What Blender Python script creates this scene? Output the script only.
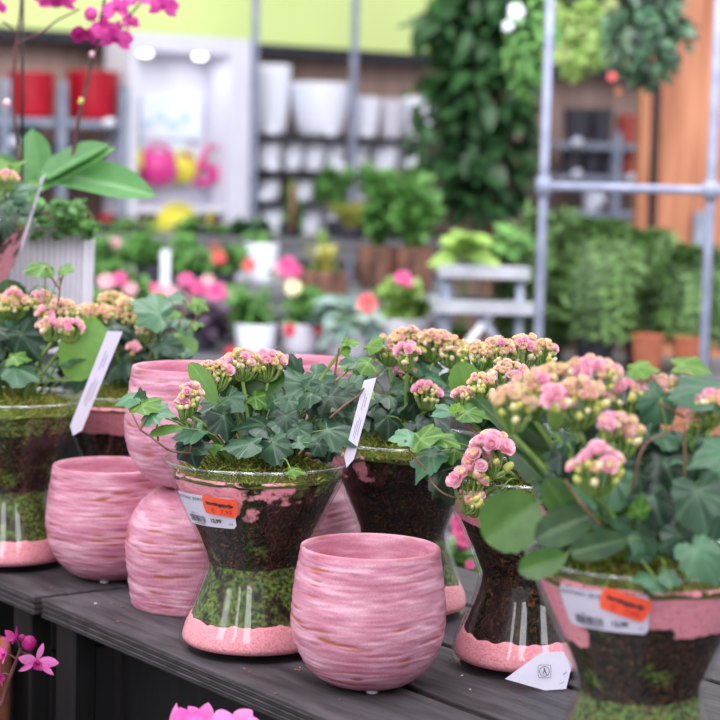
import bpy, math, random
import numpy as np
from math import sin, cos, pi, radians, atan2, sqrt, tan, atan
from mathutils import Vector, Matrix, noise as mn

for o in list(bpy.data.objects):
    bpy.data.objects.remove(o)
SC = bpy.context.scene
COL = SC.collection

# ------------------------------------------------------------------ camera
F = 2000.0            # focal length in pixels of the 720 px frame
T = 0.75              # table top height
CAM = Vector((0, 0, T + .506))
PITCH = atan(200 / F)
ROLL = radians(1.5)
CR = Matrix.Rotation(pi / 2 - PITCH, 3, 'X') @ Matrix.Rotation(ROLL, 3, 'Z')
cd = bpy.data.cameras.new('camera')
cam = bpy.data.objects.new('camera', cd)
COL.objects.link(cam)
cam.matrix_world = Matrix.Translation(CAM) @ CR.to_4x4()
cd.sensor_width = 36
cd.lens = F / 720 * 36
cd.clip_start = .05
cd.clip_end = 60
cd.dof.use_dof = True
cd.dof.focus_distance = 2.0
cd.dof.aperture_fstop = 6.4
SC.camera = cam
SC.view_settings.view_transform = 'Standard'
SC.view_settings.look = 'None'
SC.view_settings.gamma = 1
SC.view_settings.use_curve_mapping = False
SC.view_settings.exposure = 0.16
SC.cycles.use_denoising = True
SC.cycles.transparent_max_bounces = 24
SC.cycles.max_bounces = 10

# ------------------------------------------------------------------ daylight
W = bpy.data.worlds.new('daylight')
SC.world = W
W.use_nodes = True
wn, wl = W.node_tree.nodes, W.node_tree.links
wn.clear()
wo = wn.new('ShaderNodeOutputWorld')
wb = wn.new('ShaderNodeBackground')
wt = wn.new('ShaderNodeTexCoord')
ws = wn.new('ShaderNodeSeparateXYZ')
wr = wn.new('ShaderNodeValToRGB')
wl.new(wt.outputs['Generated'], ws.inputs[0])
wl.new(ws.outputs['Z'], wr.inputs[0])
wr.color_ramp.elements[0].position = 0.0
wr.color_ramp.elements[0].color = (.62, .62, .66, 1)
wr.color_ramp.elements[1].position = .75
wr.color_ramp.elements[1].color = (1.0, .985, 1.06, 1)
wl.new(wr.outputs[0], wb.inputs['Color'])
wb.inputs['Strength'].default_value = .98
wl.new(wb.outputs[0], wo.inputs['Surface'])


def area(name, loc, target, sx, sy, power, color=(1, 1, 1)):
    l = bpy.data.lights.new(name, 'AREA')
    l.shape = 'RECTANGLE'
    l.size = sx
    l.size_y = sy
    l.energy = power
    l.color = color
    o = bpy.data.objects.new(name, l)
    COL.objects.link(o)
    o.location = loc
    d = Vector(target) - Vector(loc)
    o.rotation_euler = d.to_track_quat('-Z', 'Y').to_euler()
    return o


# added daylight panels: a big one brightens back shelves, narrow ones streak the glass
area('added_panel', (0.3, 3.4, 4.3), (0.2, 8.2, .7), 7, 3, 430, (1, .985, 1.02))
area('added_panel', (-2.6, .2, 3.4), (0, 2.1, .8), .8, 3.2, 46, (.95, .97, 1))
area('added_panel', (-.5, -.9, 3.3), (0, 2.1, .8), .7, 3.0, 42, (.95, .97, 1))
area('added_panel', (-1.5, -.5, 3.0), (0, 2.1, .8), .3, 2.4, 13, (.95, .97, 1))
area('added_panel', (1.4, -.4, 3.3), (0, 2.1, .8), .7, 3.0, 42, (.95, .97, 1))


# ------------------------------------------------------------------ picture geometry helpers
def ray(x, y):
    return CR @ Vector(((x - 360) / F, (360 - y) / F, -1))


def on(x, y, z=T):
    d = ray(x, y)
    return CAM + d * ((z - CAM.z) / d.z)


def at(x, y, Y):
    d = ray(x, y)
    return CAM + d * (Y / d.y)


def mpp(Y):
    return Y / F


# ------------------------------------------------------------------ materials
MATS = {}


def newmat(name):
    m = bpy.data.materials.new(name)
    m.use_nodes = True
    nt = m.node_tree
    nt.nodes.clear()
    out = nt.nodes.new('ShaderNodeOutputMaterial')
    return m, nt, out


def srgb(r, g, b):
    f = lambda c: (c / 255 / 12.92) if c / 255 <= .04045 else ((c / 255 + .055) / 1.055) ** 2.4
    return (f(r), f(g), f(b), 1)


def pmat(name, c1, c2=None, scale=20, rough=.6, bump=0, stretch=(1, 1, 1), metal=0, spec=.4, detail=4, contrast=(.35, .65), bscale=None, transl=0):
    if name in MATS:
        return MATS[name]
    m, nt, out = newmat(name)
    N, L = nt.nodes, nt.links
    p = N.new('ShaderNodeBsdfPrincipled')
    p.inputs['Roughness'].default_value = rough
    p.inputs['Metallic'].default_value = metal
    p.inputs['Specular IOR Level'].default_value = spec
    tc = N.new('ShaderNodeTexCoord')
    mp = N.new('ShaderNodeMapping')
    mp.inputs['Scale'].default_value = stretch
    L.new(tc.outputs['Object'], mp.inputs[0])
    nz = N.new('ShaderNodeTexNoise')
    nz.inputs['Scale'].default_value = scale
    nz.inputs['Detail'].default_value = detail
    L.new(mp.outputs[0], nz.inputs['Vector'])
    r = N.new('ShaderNodeValToRGB')
    r.color_ramp.elements[0].position = contrast[0]
    r.color_ramp.elements[1].position = contrast[1]
    r.color_ramp.elements[0].color = c1
    r.color_ramp.elements[1].color = c2 or c1
    L.new(nz.outputs[0], r.inputs[0])
    L.new(r.outputs[0], p.inputs['Base Color'])
    if bump:
        b = N.new('ShaderNodeBump')
        b.inputs['Strength'].default_value = bump
        b.inputs['Distance'].default_value = .004
        src = nz
        if bscale:
            src = N.new('ShaderNodeTexNoise')
            src.inputs['Scale'].default_value = bscale
            L.new(mp.outputs[0], src.inputs['Vector'])
        L.new(src.outputs[0], b.inputs['Height'])
        L.new(b.outputs[0], p.inputs['Normal'])
    if transl:
        t = N.new('ShaderNodeBsdfTranslucent')
        L.new(r.outputs[0], t.inputs[0])
        mx = N.new('ShaderNodeMixShader')
        mx.inputs[0].default_value = transl
        L.new(p.outputs[0], mx.inputs[1])
        L.new(t.outputs[0], mx.inputs[2])
        L.new(mx.outputs[0], out.inputs[0])
    else:
        L.new(p.outputs[0], out.inputs[0])
    MATS[name] = m
    return m


def leafmat(name, dark, light, vein, rough=.38, transl=.22, spec=.45, veinamt=.55):
    """leaf colour from a per-leaf tint attribute, lighter veins from a vein attribute"""
    m, nt, out = newmat(name)
    N, L = nt.nodes, nt.links
    p = N.new('ShaderNodeBsdfPrincipled')
    p.inputs['Roughness'].default_value = rough
    p.inputs['Specular IOR Level'].default_value = spec
    a = N.new('ShaderNodeAttribute'); a.attribute_name = 'tint'
    v = N.new('ShaderNodeAttribute'); v.attribute_name = 'vein'
    tc = N.new('ShaderNodeTexCoord')
    nz = N.new('ShaderNodeTexNoise'); nz.inputs['Scale'].default_value = 90
    L.new(tc.outputs['Object'], nz.inputs['Vector'])
    ma = N.new('ShaderNodeMath'); ma.operation = 'MULTIPLY_ADD'
    ma.inputs[1].default_value = .3; ma.inputs[2].default_value = -.15
    L.new(nz.outputs[0], ma.inputs[0])
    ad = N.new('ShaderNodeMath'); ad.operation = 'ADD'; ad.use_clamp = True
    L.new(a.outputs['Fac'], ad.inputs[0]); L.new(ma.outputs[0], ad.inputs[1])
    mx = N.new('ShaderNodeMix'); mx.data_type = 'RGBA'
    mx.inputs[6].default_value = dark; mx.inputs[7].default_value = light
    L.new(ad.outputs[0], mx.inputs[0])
    mv = N.new('ShaderNodeMix'); mv.data_type = 'RGBA'
    mm = N.new('ShaderNodeMath'); mm.operation = 'MULTIPLY'; mm.inputs[1].default_value = veinamt
    L.new(v.outputs['Fac'], mm.inputs[0]); L.new(mm.outputs[0], mv.inputs[0])
    L.new(mx.outputs[2], mv.inputs[6]); mv.inputs[7].default_value = vein
    L.new(mv.outputs[2], p.inputs['Base Color'])
    t = N.new('ShaderNodeBsdfTranslucent')
    L.new(mv.outputs[2], t.inputs[0])
    ms = N.new('ShaderNodeMixShader'); ms.inputs[0].default_value = transl
    L.new(p.outputs[0], ms.inputs[1]); L.new(t.outputs[0], ms.inputs[2])
    L.new(ms.outputs[0], out.inputs[0])
    MATS[name] = m
    return m


def glassmat():
    m, nt, out = newmat('clear_glass')
    N, L = nt.nodes, nt.links
    lw_ = N.new('ShaderNodeLayerWeight'); lw_.inputs[0].default_value = .5
    pw_ = N.new('ShaderNodeMath'); pw_.operation = 'POWER'; pw_.inputs[1].default_value = 4.5
    fr = N.new('ShaderNodeMath'); fr.operation = 'MULTIPLY_ADD'; fr.inputs[1].default_value = .5; fr.inputs[2].default_value = .028
    L.new(lw_.outputs['Facing'], pw_.inputs[0]); L.new(pw_.outputs[0], fr.inputs[0])
    tr = N.new('ShaderNodeBsdfTransparent'); tr.inputs[0].default_value = (.975, .988, .982, 1)
    gl = N.new('ShaderNodeBsdfGlossy'); gl.inputs['Roughness'].default_value = .045
    mx = N.new('ShaderNodeMixShader')
    L.new(fr.outputs[0], mx.inputs[0]); L.new(tr.outputs[0], mx.inputs[1]); L.new(gl.outputs[0], mx.inputs[2])
    L.new(mx.outputs[0], out.inputs[0])
    MATS['glass'] = m
    return m


def edgemat():
    m, nt, out = newmat('glass_edge')
    N, L = nt.nodes, nt.links
    tr = N.new('ShaderNodeBsdfTransparent'); tr.inputs[0].default_value = (.86, .93, .90, 1)
    gl = N.new('ShaderNodeBsdfGlossy'); gl.inputs['Roughness'].default_value = .12
    mx = N.new('ShaderNodeMixShader'); mx.inputs[0].default_value = .24
    L.new(tr.outputs[0], mx.inputs[1]); L.new(gl.outputs[0], mx.inputs[2])
    L.new(mx.outputs[0], out.inputs[0])
    MATS['glass_edge'] = m


def glazemat():
    """pink reactive glaze: grooves run brown-orange where the glaze is thin"""
    m, nt, out = newmat('pink_glaze')
    N, L = nt.nodes, nt.links
    p = N.new('ShaderNodeBsdfPrincipled')
    p.inputs['Roughness'].default_value = .33
    p.inputs['Specular IOR Level'].default_value = .5
    tc = N.new('ShaderNodeTexCoord')
    g = N.new('ShaderNodeAttribute'); g.attribute_name = 'tint'
    n1 = N.new('ShaderNodeTexNoise'); n1.inputs['Scale'].default_value = 600; n1.inputs['Detail'].default_value = 2
    n2 = N.new('ShaderNodeTexNoise'); n2.inputs['Scale'].default_value = 22; n2.inputs['Detail'].default_value = 5
    mp = N.new('ShaderNodeMapping'); mp.inputs['Scale'].default_value = (1, 1, 5)
    L.new(tc.outputs['Object'], n1.inputs['Vector'])
    L.new(tc.outputs['Object'], mp.inputs[0]); L.new(mp.outputs[0], n2.inputs['Vector'])
    r = N.new('ShaderNodeValToRGB')
    e = r.color_ramp.elements
    e[0].position = .32; e[0].color = srgb(192, 118, 142)
    e[1].position = .68; e[1].color = srgb(234, 180, 198)
    x = r.color_ramp.elements.new(.5); x.color = srgb(212, 144, 166)
    L.new(n2.outputs[0], r.inputs[0])
    sp = N.new('ShaderNodeMix'); sp.data_type = 'RGBA'; sp.blend_type = 'MULTIPLY'; sp.inputs[0].default_value = .35
    r1 = N.new('ShaderNodeValToRGB')
    r1.color_ramp.elements[0].position = .35; r1.color_ramp.elements[0].color = (.6, .5, .58, 1)
    r1.color_ramp.elements[1].position = .6; r1.color_ramp.elements[1].color = (1.0, 1.0, 1.0, 1)
    L.new(n1.outputs[0], r1.inputs[0])
    L.new(r.outputs[0], sp.inputs[6]); L.new(r1.outputs[0], sp.inputs[7])
    rg = N.new('ShaderNodeValToRGB')
    rg.color_ramp.elements[0].position = .63; rg.color_ramp.elements[0].color = (0, 0, 0, 1)
    rg.color_ramp.elements[1].position = .95; rg.color_ramp.elements[1].color = (1, 1, 1, 1)
    L.new(g.outputs['Fac'], rg.inputs[0])
    mx = N.new('ShaderNodeMix'); mx.data_type = 'RGBA'
    L.new(rg.outputs[0], mx.inputs[0]); L.new(sp.outputs[2], mx.inputs[6]); mx.inputs[7].default_value = srgb(170, 94, 76)
    L.new(mx.outputs[2], p.inputs['Base Color'])
    b = N.new('ShaderNodeBump'); b.inputs['Strength'].default_value = .25; b.inputs['Distance'].default_value = .0006
    L.new(n1.outputs[0], b.inputs['Height']); L.new(b.outputs[0], p.inputs['Normal'])
    L.new(p.outputs[0], out.inputs[0])
    MATS['glaze'] = m


def fillmat():
    """soil, moss and roots pressed against the glass; tint = pink sand pushed between, vein = moss share"""
    m, nt, out = newmat('moss_and_soil')
    N, L = nt.nodes, nt.links
    p = N.new('ShaderNodeBsdfPrincipled')
    p.inputs['Roughness'].default_value = .85
    p.inputs['Specular IOR Level'].default_value = .15
    tc = N.new('ShaderNodeTexCoord')
    a = N.new('ShaderNodeAttribute'); a.attribute_name = 'tint'
    v = N.new('ShaderNodeAttribute'); v.attribute_name = 'vein'
    n1 = N.new('ShaderNodeTexNoise'); n1.inputs['Scale'].default_value = 45; n1.inputs['Detail'].default_value = 6
    n2 = N.new('ShaderNodeTexNoise'); n2.inputs['Scale'].default_value = 240; n2.inputs['Detail'].default_value = 4
    n3 = N.new('ShaderNodeTexNoise'); n3.inputs['Scale'].default_value = 55; n3.inputs['Detail'].default_value = 1; n3.inputs['Distortion'].default_value = 2.2
    for n in (n1, n2, n3):
        L.new(tc.outputs['Object'], n.inputs['Vector'])
    soil = N.new('ShaderNodeValToRGB')
    soil.color_ramp.elements[0].position = .4; soil.color_ramp.elements[0].color = srgb(13, 10, 8)
    soil.color_ramp.elements[1].position = .75; soil.color_ramp.elements[1].color = srgb(62, 46, 36)
    L.new(n2.outputs[0], soil.inputs[0])
    moss = N.new('ShaderNodeValToRGB')
    moss.color_ramp.elements[0].position = .38; moss.color_ramp.elements[0].color = srgb(34, 50, 26)
    moss.color_ramp.elements[1].position = .68; moss.color_ramp.elements[1].color = srgb(118, 142, 62)
    L.new(n2.outputs[0], moss.inputs[0])
    sh = N.new('ShaderNodeMath'); sh.operation = 'SUBTRACT'
    L.new(v.outputs['Fac'], sh.inputs[0])
    n1m = N.new('ShaderNodeMath'); n1m.operation = 'MULTIPLY_ADD'; n1m.inputs[1].default_value = 1.0; n1m.inputs[2].default_value = 0.0
    L.new(n1.outputs[0], n1m.inputs[0]); L.new(n1m.outputs[0], sh.inputs[1])
    st = N.new('ShaderNodeMath'); st.operation = 'MULTIPLY'; st.inputs[1].default_value = 9; st.use_clamp = True
    L.new(sh.outputs[0], st.inputs[0])
    m1 = N.new('ShaderNodeMix'); m1.data_type = 'RGBA'
    L.new(st.outputs[0], m1.inputs[0]); L.new(soil.outputs[0], m1.inputs[6]); L.new(moss.outputs[0], m1.inputs[7])
    # roots: thin iso-bands of the distorted noise
    d = N.new('ShaderNodeMath'); d.operation = 'SUBTRACT'; d.inputs[1].default_value = .5
    L.new(n3.outputs[0], d.inputs[0])
    ab = N.new('ShaderNodeMath'); ab.operation = 'ABSOLUTE'; L.new(d.outputs[0], ab.inputs[0])
    rr = N.new('ShaderNodeValToRGB')
    rr.color_ramp.elements[0].position = .004; rr.color_ramp.elements[0].color = (.7, .7, .7, 1)
    rr.color_ramp.elements[1].position = .018; rr.color_ramp.elements[1].color = (0, 0, 0, 1)
    L.new(ab.outputs[0], rr.inputs[0])
    m2 = N.new('ShaderNodeMix'); m2.data_type = 'RGBA'
    L.new(rr.outputs[0], m2.inputs[0]); L.new(m1.outputs[2], m2.inputs[6]); m2.inputs[7].default_value = srgb(134, 82, 48)
    # pink sand patches
    pk = N.new('ShaderNodeMath'); pk.operation = 'SUBTRACT'
    L.new(a.outputs['Fac'], pk.inputs[0])
    n1b = N.new('ShaderNodeMath'); n1b.operation = 'MULTIPLY_ADD'; n1b.inputs[1].default_value = .8; n1b.inputs[2].default_value = .1
    L.new(n1.outputs[0], n1b.inputs[0]); L.new(n1b.outputs[0], pk.inputs[1])
    pk2 = N.new('ShaderNodeMath'); pk2.operation = 'MULTIPLY'; pk2.inputs[1].default_value = 16; pk2.use_clamp = True
    L.new(pk.outputs[0], pk2.inputs[0])
    sand = N.new('ShaderNodeValToRGB')
    sand.color_ramp.elements[0].position = .28; sand.color_ramp.elements[0].color = srgb(190, 108, 124)
    sand.color_ramp.elements[1].position = .42; sand.color_ramp.elements[1].color = srgb(250, 158, 176)
    L.new(n2.outputs[0], sand.inputs[0])
    m3 = N.new('ShaderNodeMix'); m3.data_type = 'RGBA'
    L.new(pk2.outputs[0], m3.inputs[0]); L.new(m2.outputs[2], m3.inputs[6]); L.new(sand.outputs[0], m3.inputs[7])
    L.new(m3.outputs[2], p.inputs['Base Color'])
    b = N.new('ShaderNodeBump'); b.inputs['Strength'].default_value = .8; b.inputs['Distance'].default_value = .003
    L.new(n2.outputs[0], b.inputs['Height']); L.new(b.outputs[0], p.inputs['Normal'])
    L.new(p.outputs[0], out.inputs[0])
    MATS['fill'] = m


glassmat(); edgemat(); glazemat(); fillmat()
leafmat('ivy', srgb(7, 32, 20), srgb(104, 158, 116), srgb(140, 184, 144), rough=.32, spec=.5, veinamt=.2, transl=.15)
leafmat('fresh', srgb(52, 104, 30), srgb(150, 196, 84), srgb(170, 205, 120), rough=.35, transl=.35)
leafmat('kal', srgb(16, 56, 16), srgb(122, 170, 76), srgb(110, 150, 80), rough=.34, spec=.45, veinamt=.2)
leafmat('moss', srgb(60, 74, 22), srgb(186, 196, 92), srgb(150, 120, 80), rough=.8, spec=.1, veinamt=1)
leafmat('orchid_leaf', srgb(48, 104, 50), srgb(120, 178, 104), srgb(110, 165, 95), rough=.3, spec=.5, veinamt=.3)
leafmat('plant_dark', srgb(12, 32, 20), srgb(70, 116, 66), srgb(70, 116, 66), rough=.4)
leafmat('plant_mid', srgb(34, 84, 32), srgb(120, 178, 92), srgb(120, 168, 90), rough=.45, transl=.3)
leafmat('plant_light', srgb(70, 128, 40), srgb(190, 222, 120), srgb(190, 215, 130), rough=.45, transl=.35)
leafmat('plant_yellow', srgb(110, 120, 40), srgb(214, 208, 110), srgb(200, 200, 110), rough=.5, transl=.3)
leafmat('plant_grey', srgb(70, 104, 92), srgb(178, 200, 194), srgb(170, 195, 185), rough=.4)
leafmat('plant_violet', srgb(48, 34, 52), srgb(124, 104, 128), srgb(120, 100, 120), rough=.5)
leafmat('plant_fern', srgb(14, 42, 18), srgb(132, 172, 100), srgb(130, 165, 100), rough=.5, transl=.3)
STEM = pmat('green_stem', srgb(96, 128, 58), srgb(132, 158, 84), 60, .5)
VINE = pmat('brown_vine', srgb(104, 70, 58), srgb(140, 104, 80), 80, .6)
BL_PINK = pmat('petal_pink', srgb(250, 178, 204), srgb(253, 222, 232), 160, .5, transl=.18)
BL_PEACH = pmat('petal_peach', srgb(254, 220, 192), srgb(255, 238, 220), 160, .5, transl=.18)
BL_CREAM = pmat('petal_cream', srgb(251, 234, 182), srgb(254, 246, 210), 160, .5, transl=.18)
BUD = pmat('bud_yellow_green', srgb(186, 200, 88), srgb(232, 224, 140), 200, .5, transl=.15)
SAND = pmat('pink_sand', srgb(238, 134, 150), srgb(255, 172, 184), 420, .9, bump=.35, spec=.1, contrast=(.3, .6))
BLACKWOOD = pmat('black_stained_wood', srgb(52, 48, 52), srgb(92, 87, 93), 5, .62, bump=.35, stretch=(2.5, 16, 10), detail=8, contrast=(.3, .75), spec=.3)
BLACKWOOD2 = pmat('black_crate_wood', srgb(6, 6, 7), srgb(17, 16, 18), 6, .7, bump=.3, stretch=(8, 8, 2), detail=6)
PLY = pmat('worn_ply_layer', srgb(70, 62, 66), srgb(104, 96, 100), 14, .7, stretch=(3, 10, 10))
PLYD = pmat('dark_ply_layer', srgb(20, 18, 21), srgb(44, 40, 44), 14, .7, stretch=(3, 10, 10))
WHITE_LABEL = pmat('white_label_paper', srgb(214, 208, 228), srgb(222, 216, 234), 30, .45)
ORANGE = pmat('orange_sticker_paper', srgb(255, 92, 58), srgb(255, 100, 66), 30, .5)
INK = pmat('black_ink', srgb(50, 46, 62), None, 10, .6)
INK_RED = pmat('red_ink', srgb(214, 52, 44), None, 10, .6)
TAG = pmat('white_tag_plastic', srgb(222, 216, 236), srgb(230, 226, 240), 12, .4, transl=.15)
MAGENTA = pmat('orchid_magenta', srgb(196, 38, 142), srgb(236, 96, 186), 60, .45, transl=.3)
MAGENTA_D = pmat('orchid_deep_magenta', srgb(150, 16, 100), srgb(200, 40, 140), 60, .45, transl=.25)
HYD_PINK = pmat('petal_bright_pink', srgb(240, 104, 196), srgb(252, 160, 222), 40, .45, transl=.3)
ORSTEM = pmat('dark_orchid_stem', srgb(78, 42, 48), srgb(112, 68, 72), 40, .4)
BLACKP = pmat('black_plastic', srgb(16, 18, 18), None, 10, .4)
RIBWHITE = pmat('white_ribbed_ceramic', srgb(226, 222, 232), srgb(232, 228, 238), 12, .5)
WHITE = pmat('white_glazed', srgb(226, 230, 244), srgb(236, 238, 250), 6, .4)
OFFWHITE = pmat('offwhite_pot', srgb(196, 192, 206), srgb(214, 210, 222), 6, .6)
GALV = pmat('galvanised_steel', srgb(128, 134, 158), srgb(152, 158, 180), 18, .55)
STEEL = pmat('grey_painted_steel', srgb(120, 130, 150), srgb(150, 158, 176), 18, .5)
DARKSHELF = pmat('dark_shelf_metal', srgb(26, 27, 34), srgb(42, 43, 52), 18, .5)
RED = pmat('red_glaze', srgb(150, 6, 30), srgb(172, 14, 42), 8, .35)
TEAL = pmat('dark_teal_glaze', srgb(64, 92, 96), srgb(84, 110, 112), 8, .45)
TERRA = pmat('terracotta', srgb(150, 84, 60), srgb(178, 110, 82), 14, .8)
BROWNPOT = pmat('brown_basket_pot', srgb(66, 46, 42), srgb(132, 92, 76), 30, .7, stretch=(1, 1, .25))
BLACKPOT = pmat('charcoal_pot', srgb(44, 44, 54), srgb(64, 62, 74), 8, .5)
BRICKPOT = pmat('brick_red_pot', srgb(150, 62, 56), srgb(170, 82, 70), 8, .6)
TOY_PINK = pmat('magenta_enamel', srgb(196, 44, 128), srgb(210, 70, 146), 8, .3)
TOY_YEL = pmat('yellow_enamel', srgb(200, 192, 50), srgb(212, 204, 70), 8, .3)
BANNER = pmat('lime_painted_fascia', srgb(198, 216, 140), srgb(204, 222, 146), 1, .7)
WOODPOST = pmat('orange_timber', srgb(150, 92, 66), srgb(200, 138, 104), 3, .7, stretch=(8, 8, .6), detail=6)
PLANKWALL = pmat('taupe_wall_boards', srgb(136, 112, 104), srgb(166, 140, 130), 2.2, .8, stretch=(5, 5, .6), detail=6)
CONCRETE = pmat('concrete_floor', srgb(120, 118, 122), srgb(150, 147, 150), 3, .8)
CABW = pmat('white_cabinet_lacquer', srgb(208, 208, 222), srgb(214, 214, 228), 6, .5)
PAPER = pmat('white_poster', srgb(226, 230, 240), srgb(190, 210, 228), 3, .6)
RED_FL = pmat('petal_red', srgb(214, 40, 70), srgb(236, 80, 96), 30, .5, transl=.25)
CORAL = pmat('petal_coral', srgb(240, 104, 110), srgb(252, 140, 136), 30, .5, transl=.25)
ROSE = pmat('petal_rose', srgb(240, 86, 160), srgb(250, 132, 188), 30, .5, transl=.25)
PALE = pmat('petal_pale_pink', srgb(246, 176, 192), srgb(250, 206, 214), 30, .5, transl=.25)
PALEGREY = pmat('grey_table_metal', srgb(150, 152, 160), srgb(182, 184, 192), 10, .5)
mlamp, _nt, _o = newmat('lamp_diffuser')
_e = _nt.nodes.new('ShaderNodeEmission'); _e.inputs[0].default_value = (1, .97, .9, 1); _e.inputs[1].default_value = 6
_nt.links.new(_e.outputs[0], _o.inputs[0])
MATS['lamp'] = mlamp


# ------------------------------------------------------------------ mesh builder
class MB:
    def __init__(s):
        s.v, s.f, s.m, s.t, s.n = [], [], [], [], []

    def add(s, verts, faces, mi=0, tint=0.5, vein=0.0):
        b = len(s.v)
        s.v.extend([tuple(x) for x in verts])
        s.t.extend(tint if isinstance(tint, list) else [tint] * len(verts))
        s.n.extend(vein if isinstance(vein, list) else [vein] * len(verts))
        s.f.extend([tuple(i + b for i in f) for f in faces])
        s.m.extend([mi] * len(faces))

    def mesh(s, name, mats, off=(0, 0, 0), smooth=True):
        me = bpy.data.meshes.new(name)
        o = Vector(off)
        me.from_pydata([(x - o.x, y - o.y, z - o.z) for x, y, z in s.v], [], s.f)
        for mm in (mats if isinstance(mats, (list, tuple)) else [mats]):
            me.materials.append(mm)
        me.polygons.foreach_set('material_index', s.m)
        if smooth:
            me.polygons.foreach_set('use_smooth', [True] * len(s.f))
        a = me.attributes.new('tint', 'FLOAT', 'POINT'); a.data.foreach_set('value', s.t)
        a = me.attributes.new('vein', 'FLOAT', 'POINT'); a.data.foreach_set('value', s.n)
        me.update()
        return me

    def build(s, name, mats, parent=None, off=(0, 0, 0), smooth=True):
        o = bpy.data.objects.new(name, s.mesh(name, mats, off, smooth))
        COL.objects.link(o)
        if parent:
            o.parent = parent
        return o


def thing(name, label, cat, loc=(0, 0, 0), rz=0, group=None):
    o = bpy.data.objects.new(name, None)
    COL.objects.link(o)
    o.empty_display_size = .05
    o.location = loc
    o.rotation_euler = (0, 0, rz)
    o['label'] = label
    o['category'] = cat
    if group:
        o['group'] = group
    return o


def tag(o, label, cat, group=None):
    o['label'] = label
    o['category'] = cat
    if group:
        o['group'] = group
    return o


def struct(o):
    o['kind'] = 'structure'
    return o


def box(mb, x0, x1, y0, y1, z0, z1, M=None, mi=0, bev=0.0):
    if bev > 0:
        b = bev
        vs = []
        for z, ins in ((z0, b), (z0 + b, 0), (z1 - b, 0), (z1, b)):
            xa, xb, ya, yb = x0 + ins, x1 - ins, y0 + ins, y1 - ins
            c = b if ins == 0 else b * .5
            vs += [(xa + c, ya, z), (xb - c, ya, z), (xb, ya + c, z), (xb, yb - c, z), (xb - c, yb, z), (xa + c, yb, z), (xa, yb - c, z), (xa, ya + c, z)]
        fs = [tuple(reversed(range(8))), tuple(range(24, 32))]
        for k in range(3):
            for i in range(8):
                j = (i + 1) % 8
                fs.append((k * 8 + i, k * 8 + j, k * 8 + 8 + j, k * 8 + 8 + i))
    else:
        vs = [(x, y, z) for z in (z0, z1) for x, y in ((x0, y0), (x1, y0), (x1, y1), (x0, y1))]
        fs = [(3, 2, 1, 0), (4, 5, 6, 7), (0, 1, 5, 4), (1, 2, 6, 5), (2, 3, 7, 6), (3, 0, 4, 7)]
    if M is not None:
        vs = [tuple(M @ Vector(v)) for v in vs]
    mb.add(vs, fs, mi)


def smoothpts(pts, n=6):
    P = [Vector(p) for p in pts]
    if len(P) < 3:
        return P
    out = []
    for i in range(len(P) - 1):
        p0 = P[max(i - 1, 0)]; p1 = P[i]; p2 = P[i + 1]; p3 = P[min(i + 2, len(P) - 1)]
        for k in range(n):
            t = k / n
            out.append(.5 * ((2 * p1) + (p2 - p0) * t + (2 * p0 - 5 * p1 + 4 * p2 - p3) * t * t + (3 * p1 - p0 - 3 * p2 + p3) * t ** 3))
    out.append(P[-1])
    return out


def tube(mb, pts, r, r2=None, seg=6, mi=0, n=5, tint=.5, closed=False):
    P = smoothpts(pts, n)
    r2 = r if r2 is None else r2
    vs, fs = [], []
    N = len(P)
    up = Vector((0.13, .31, 1)).normalized()
    for i, p in enumerate(P):
        d = (P[min(i + 1, N - 1)] - P[max(i - 1, 0)])
        if d.length < 1e-9:
            d = Vector((0, 0, 1))
        d.normalize()
        a = d.cross(up)
        if a.length < .05:
            a = d.cross(Vector((1, 0, 0)))
        a.normalize(); b = d.cross(a)
        rr = r + (r2 - r) * i / (N - 1)
        for k in range(seg):
            t = 2 * pi * k / seg
            vs.append(p + (a * cos(t) + b * sin(t)) * rr)
    for i in range(N - 1):
        for k in range(seg):
            j = (k + 1) % seg
            fs.append((i * seg + k, i * seg + j, (i + 1) * seg + j, (i + 1) * seg + k))
    fs.append(tuple(range(seg))[::-1]); fs.append(tuple((N - 1) * seg + k for k in range(seg)))
    mb.add(vs, fs, mi, tint)


def lathe(mb, prof, seg=48, cx=0, cy=0, mi=0, func=None, attr=None, sq=0):
    """prof: list of (r,z). func(theta,i,r,z)->r ; attr(theta,i,r,z)->(tint,vein)"""
    vs, fs, ti, ve = [], [], [], []
    n = len(prof)
    for i, (r, z) in enumerate(prof):
        for k in range(seg):
            th = 2 * pi * k / seg
            rr = func(th, i, r, z) if func else r
            if isinstance(rr, tuple):
                rr, zz = rr
            else:
                zz = z
            vs.append((cx + rr * cos(th), cy + rr * sin(th), zz))
            if attr:
                a, b = attr(th, i, r, z)
            else:
                a, b = .5, 0
            ti.append(a); ve.append(b)
    for i in range(n - 1):
        for k in range(seg):
            j = (k + 1) % seg
            fs.append((i * seg + k, i * seg + j, (i + 1) * seg + j, (i + 1) * seg + k))
    if prof[0][0] > 1e-4:
        fs.append(tuple(range(seg))[::-1])
    if prof[-1][0] > 1e-4:
        fs.append(tuple((n - 1) * seg + k for k in range(seg)))
    mb.add(vs, fs, mi, ti, ve)


def sphere(mb, c, r, mi=0, seg=8, rings=5, M=None, tint=.5):
    vs, fs = [], []
    rx, ry, rz = r if isinstance(r, tuple) else (r, r, r)
    for i in range(rings + 1):
        a = pi * i / rings
        for k in range(seg):
            t = 2 * pi * k / seg
            p = Vector((rx * sin(a) * cos(t), ry * sin(a) * sin(t), rz * cos(a)))
            if M is not None:
                p = M @ p
            vs.append(p + Vector(c))
    for i in range(rings):
        for k in range(seg):
            j = (k + 1) % seg
            fs.append((i * seg + k, (i + 1) * seg + k, (i + 1) * seg + j, i * seg + j))
    mb.add(vs, fs, mi, tint)


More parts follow.
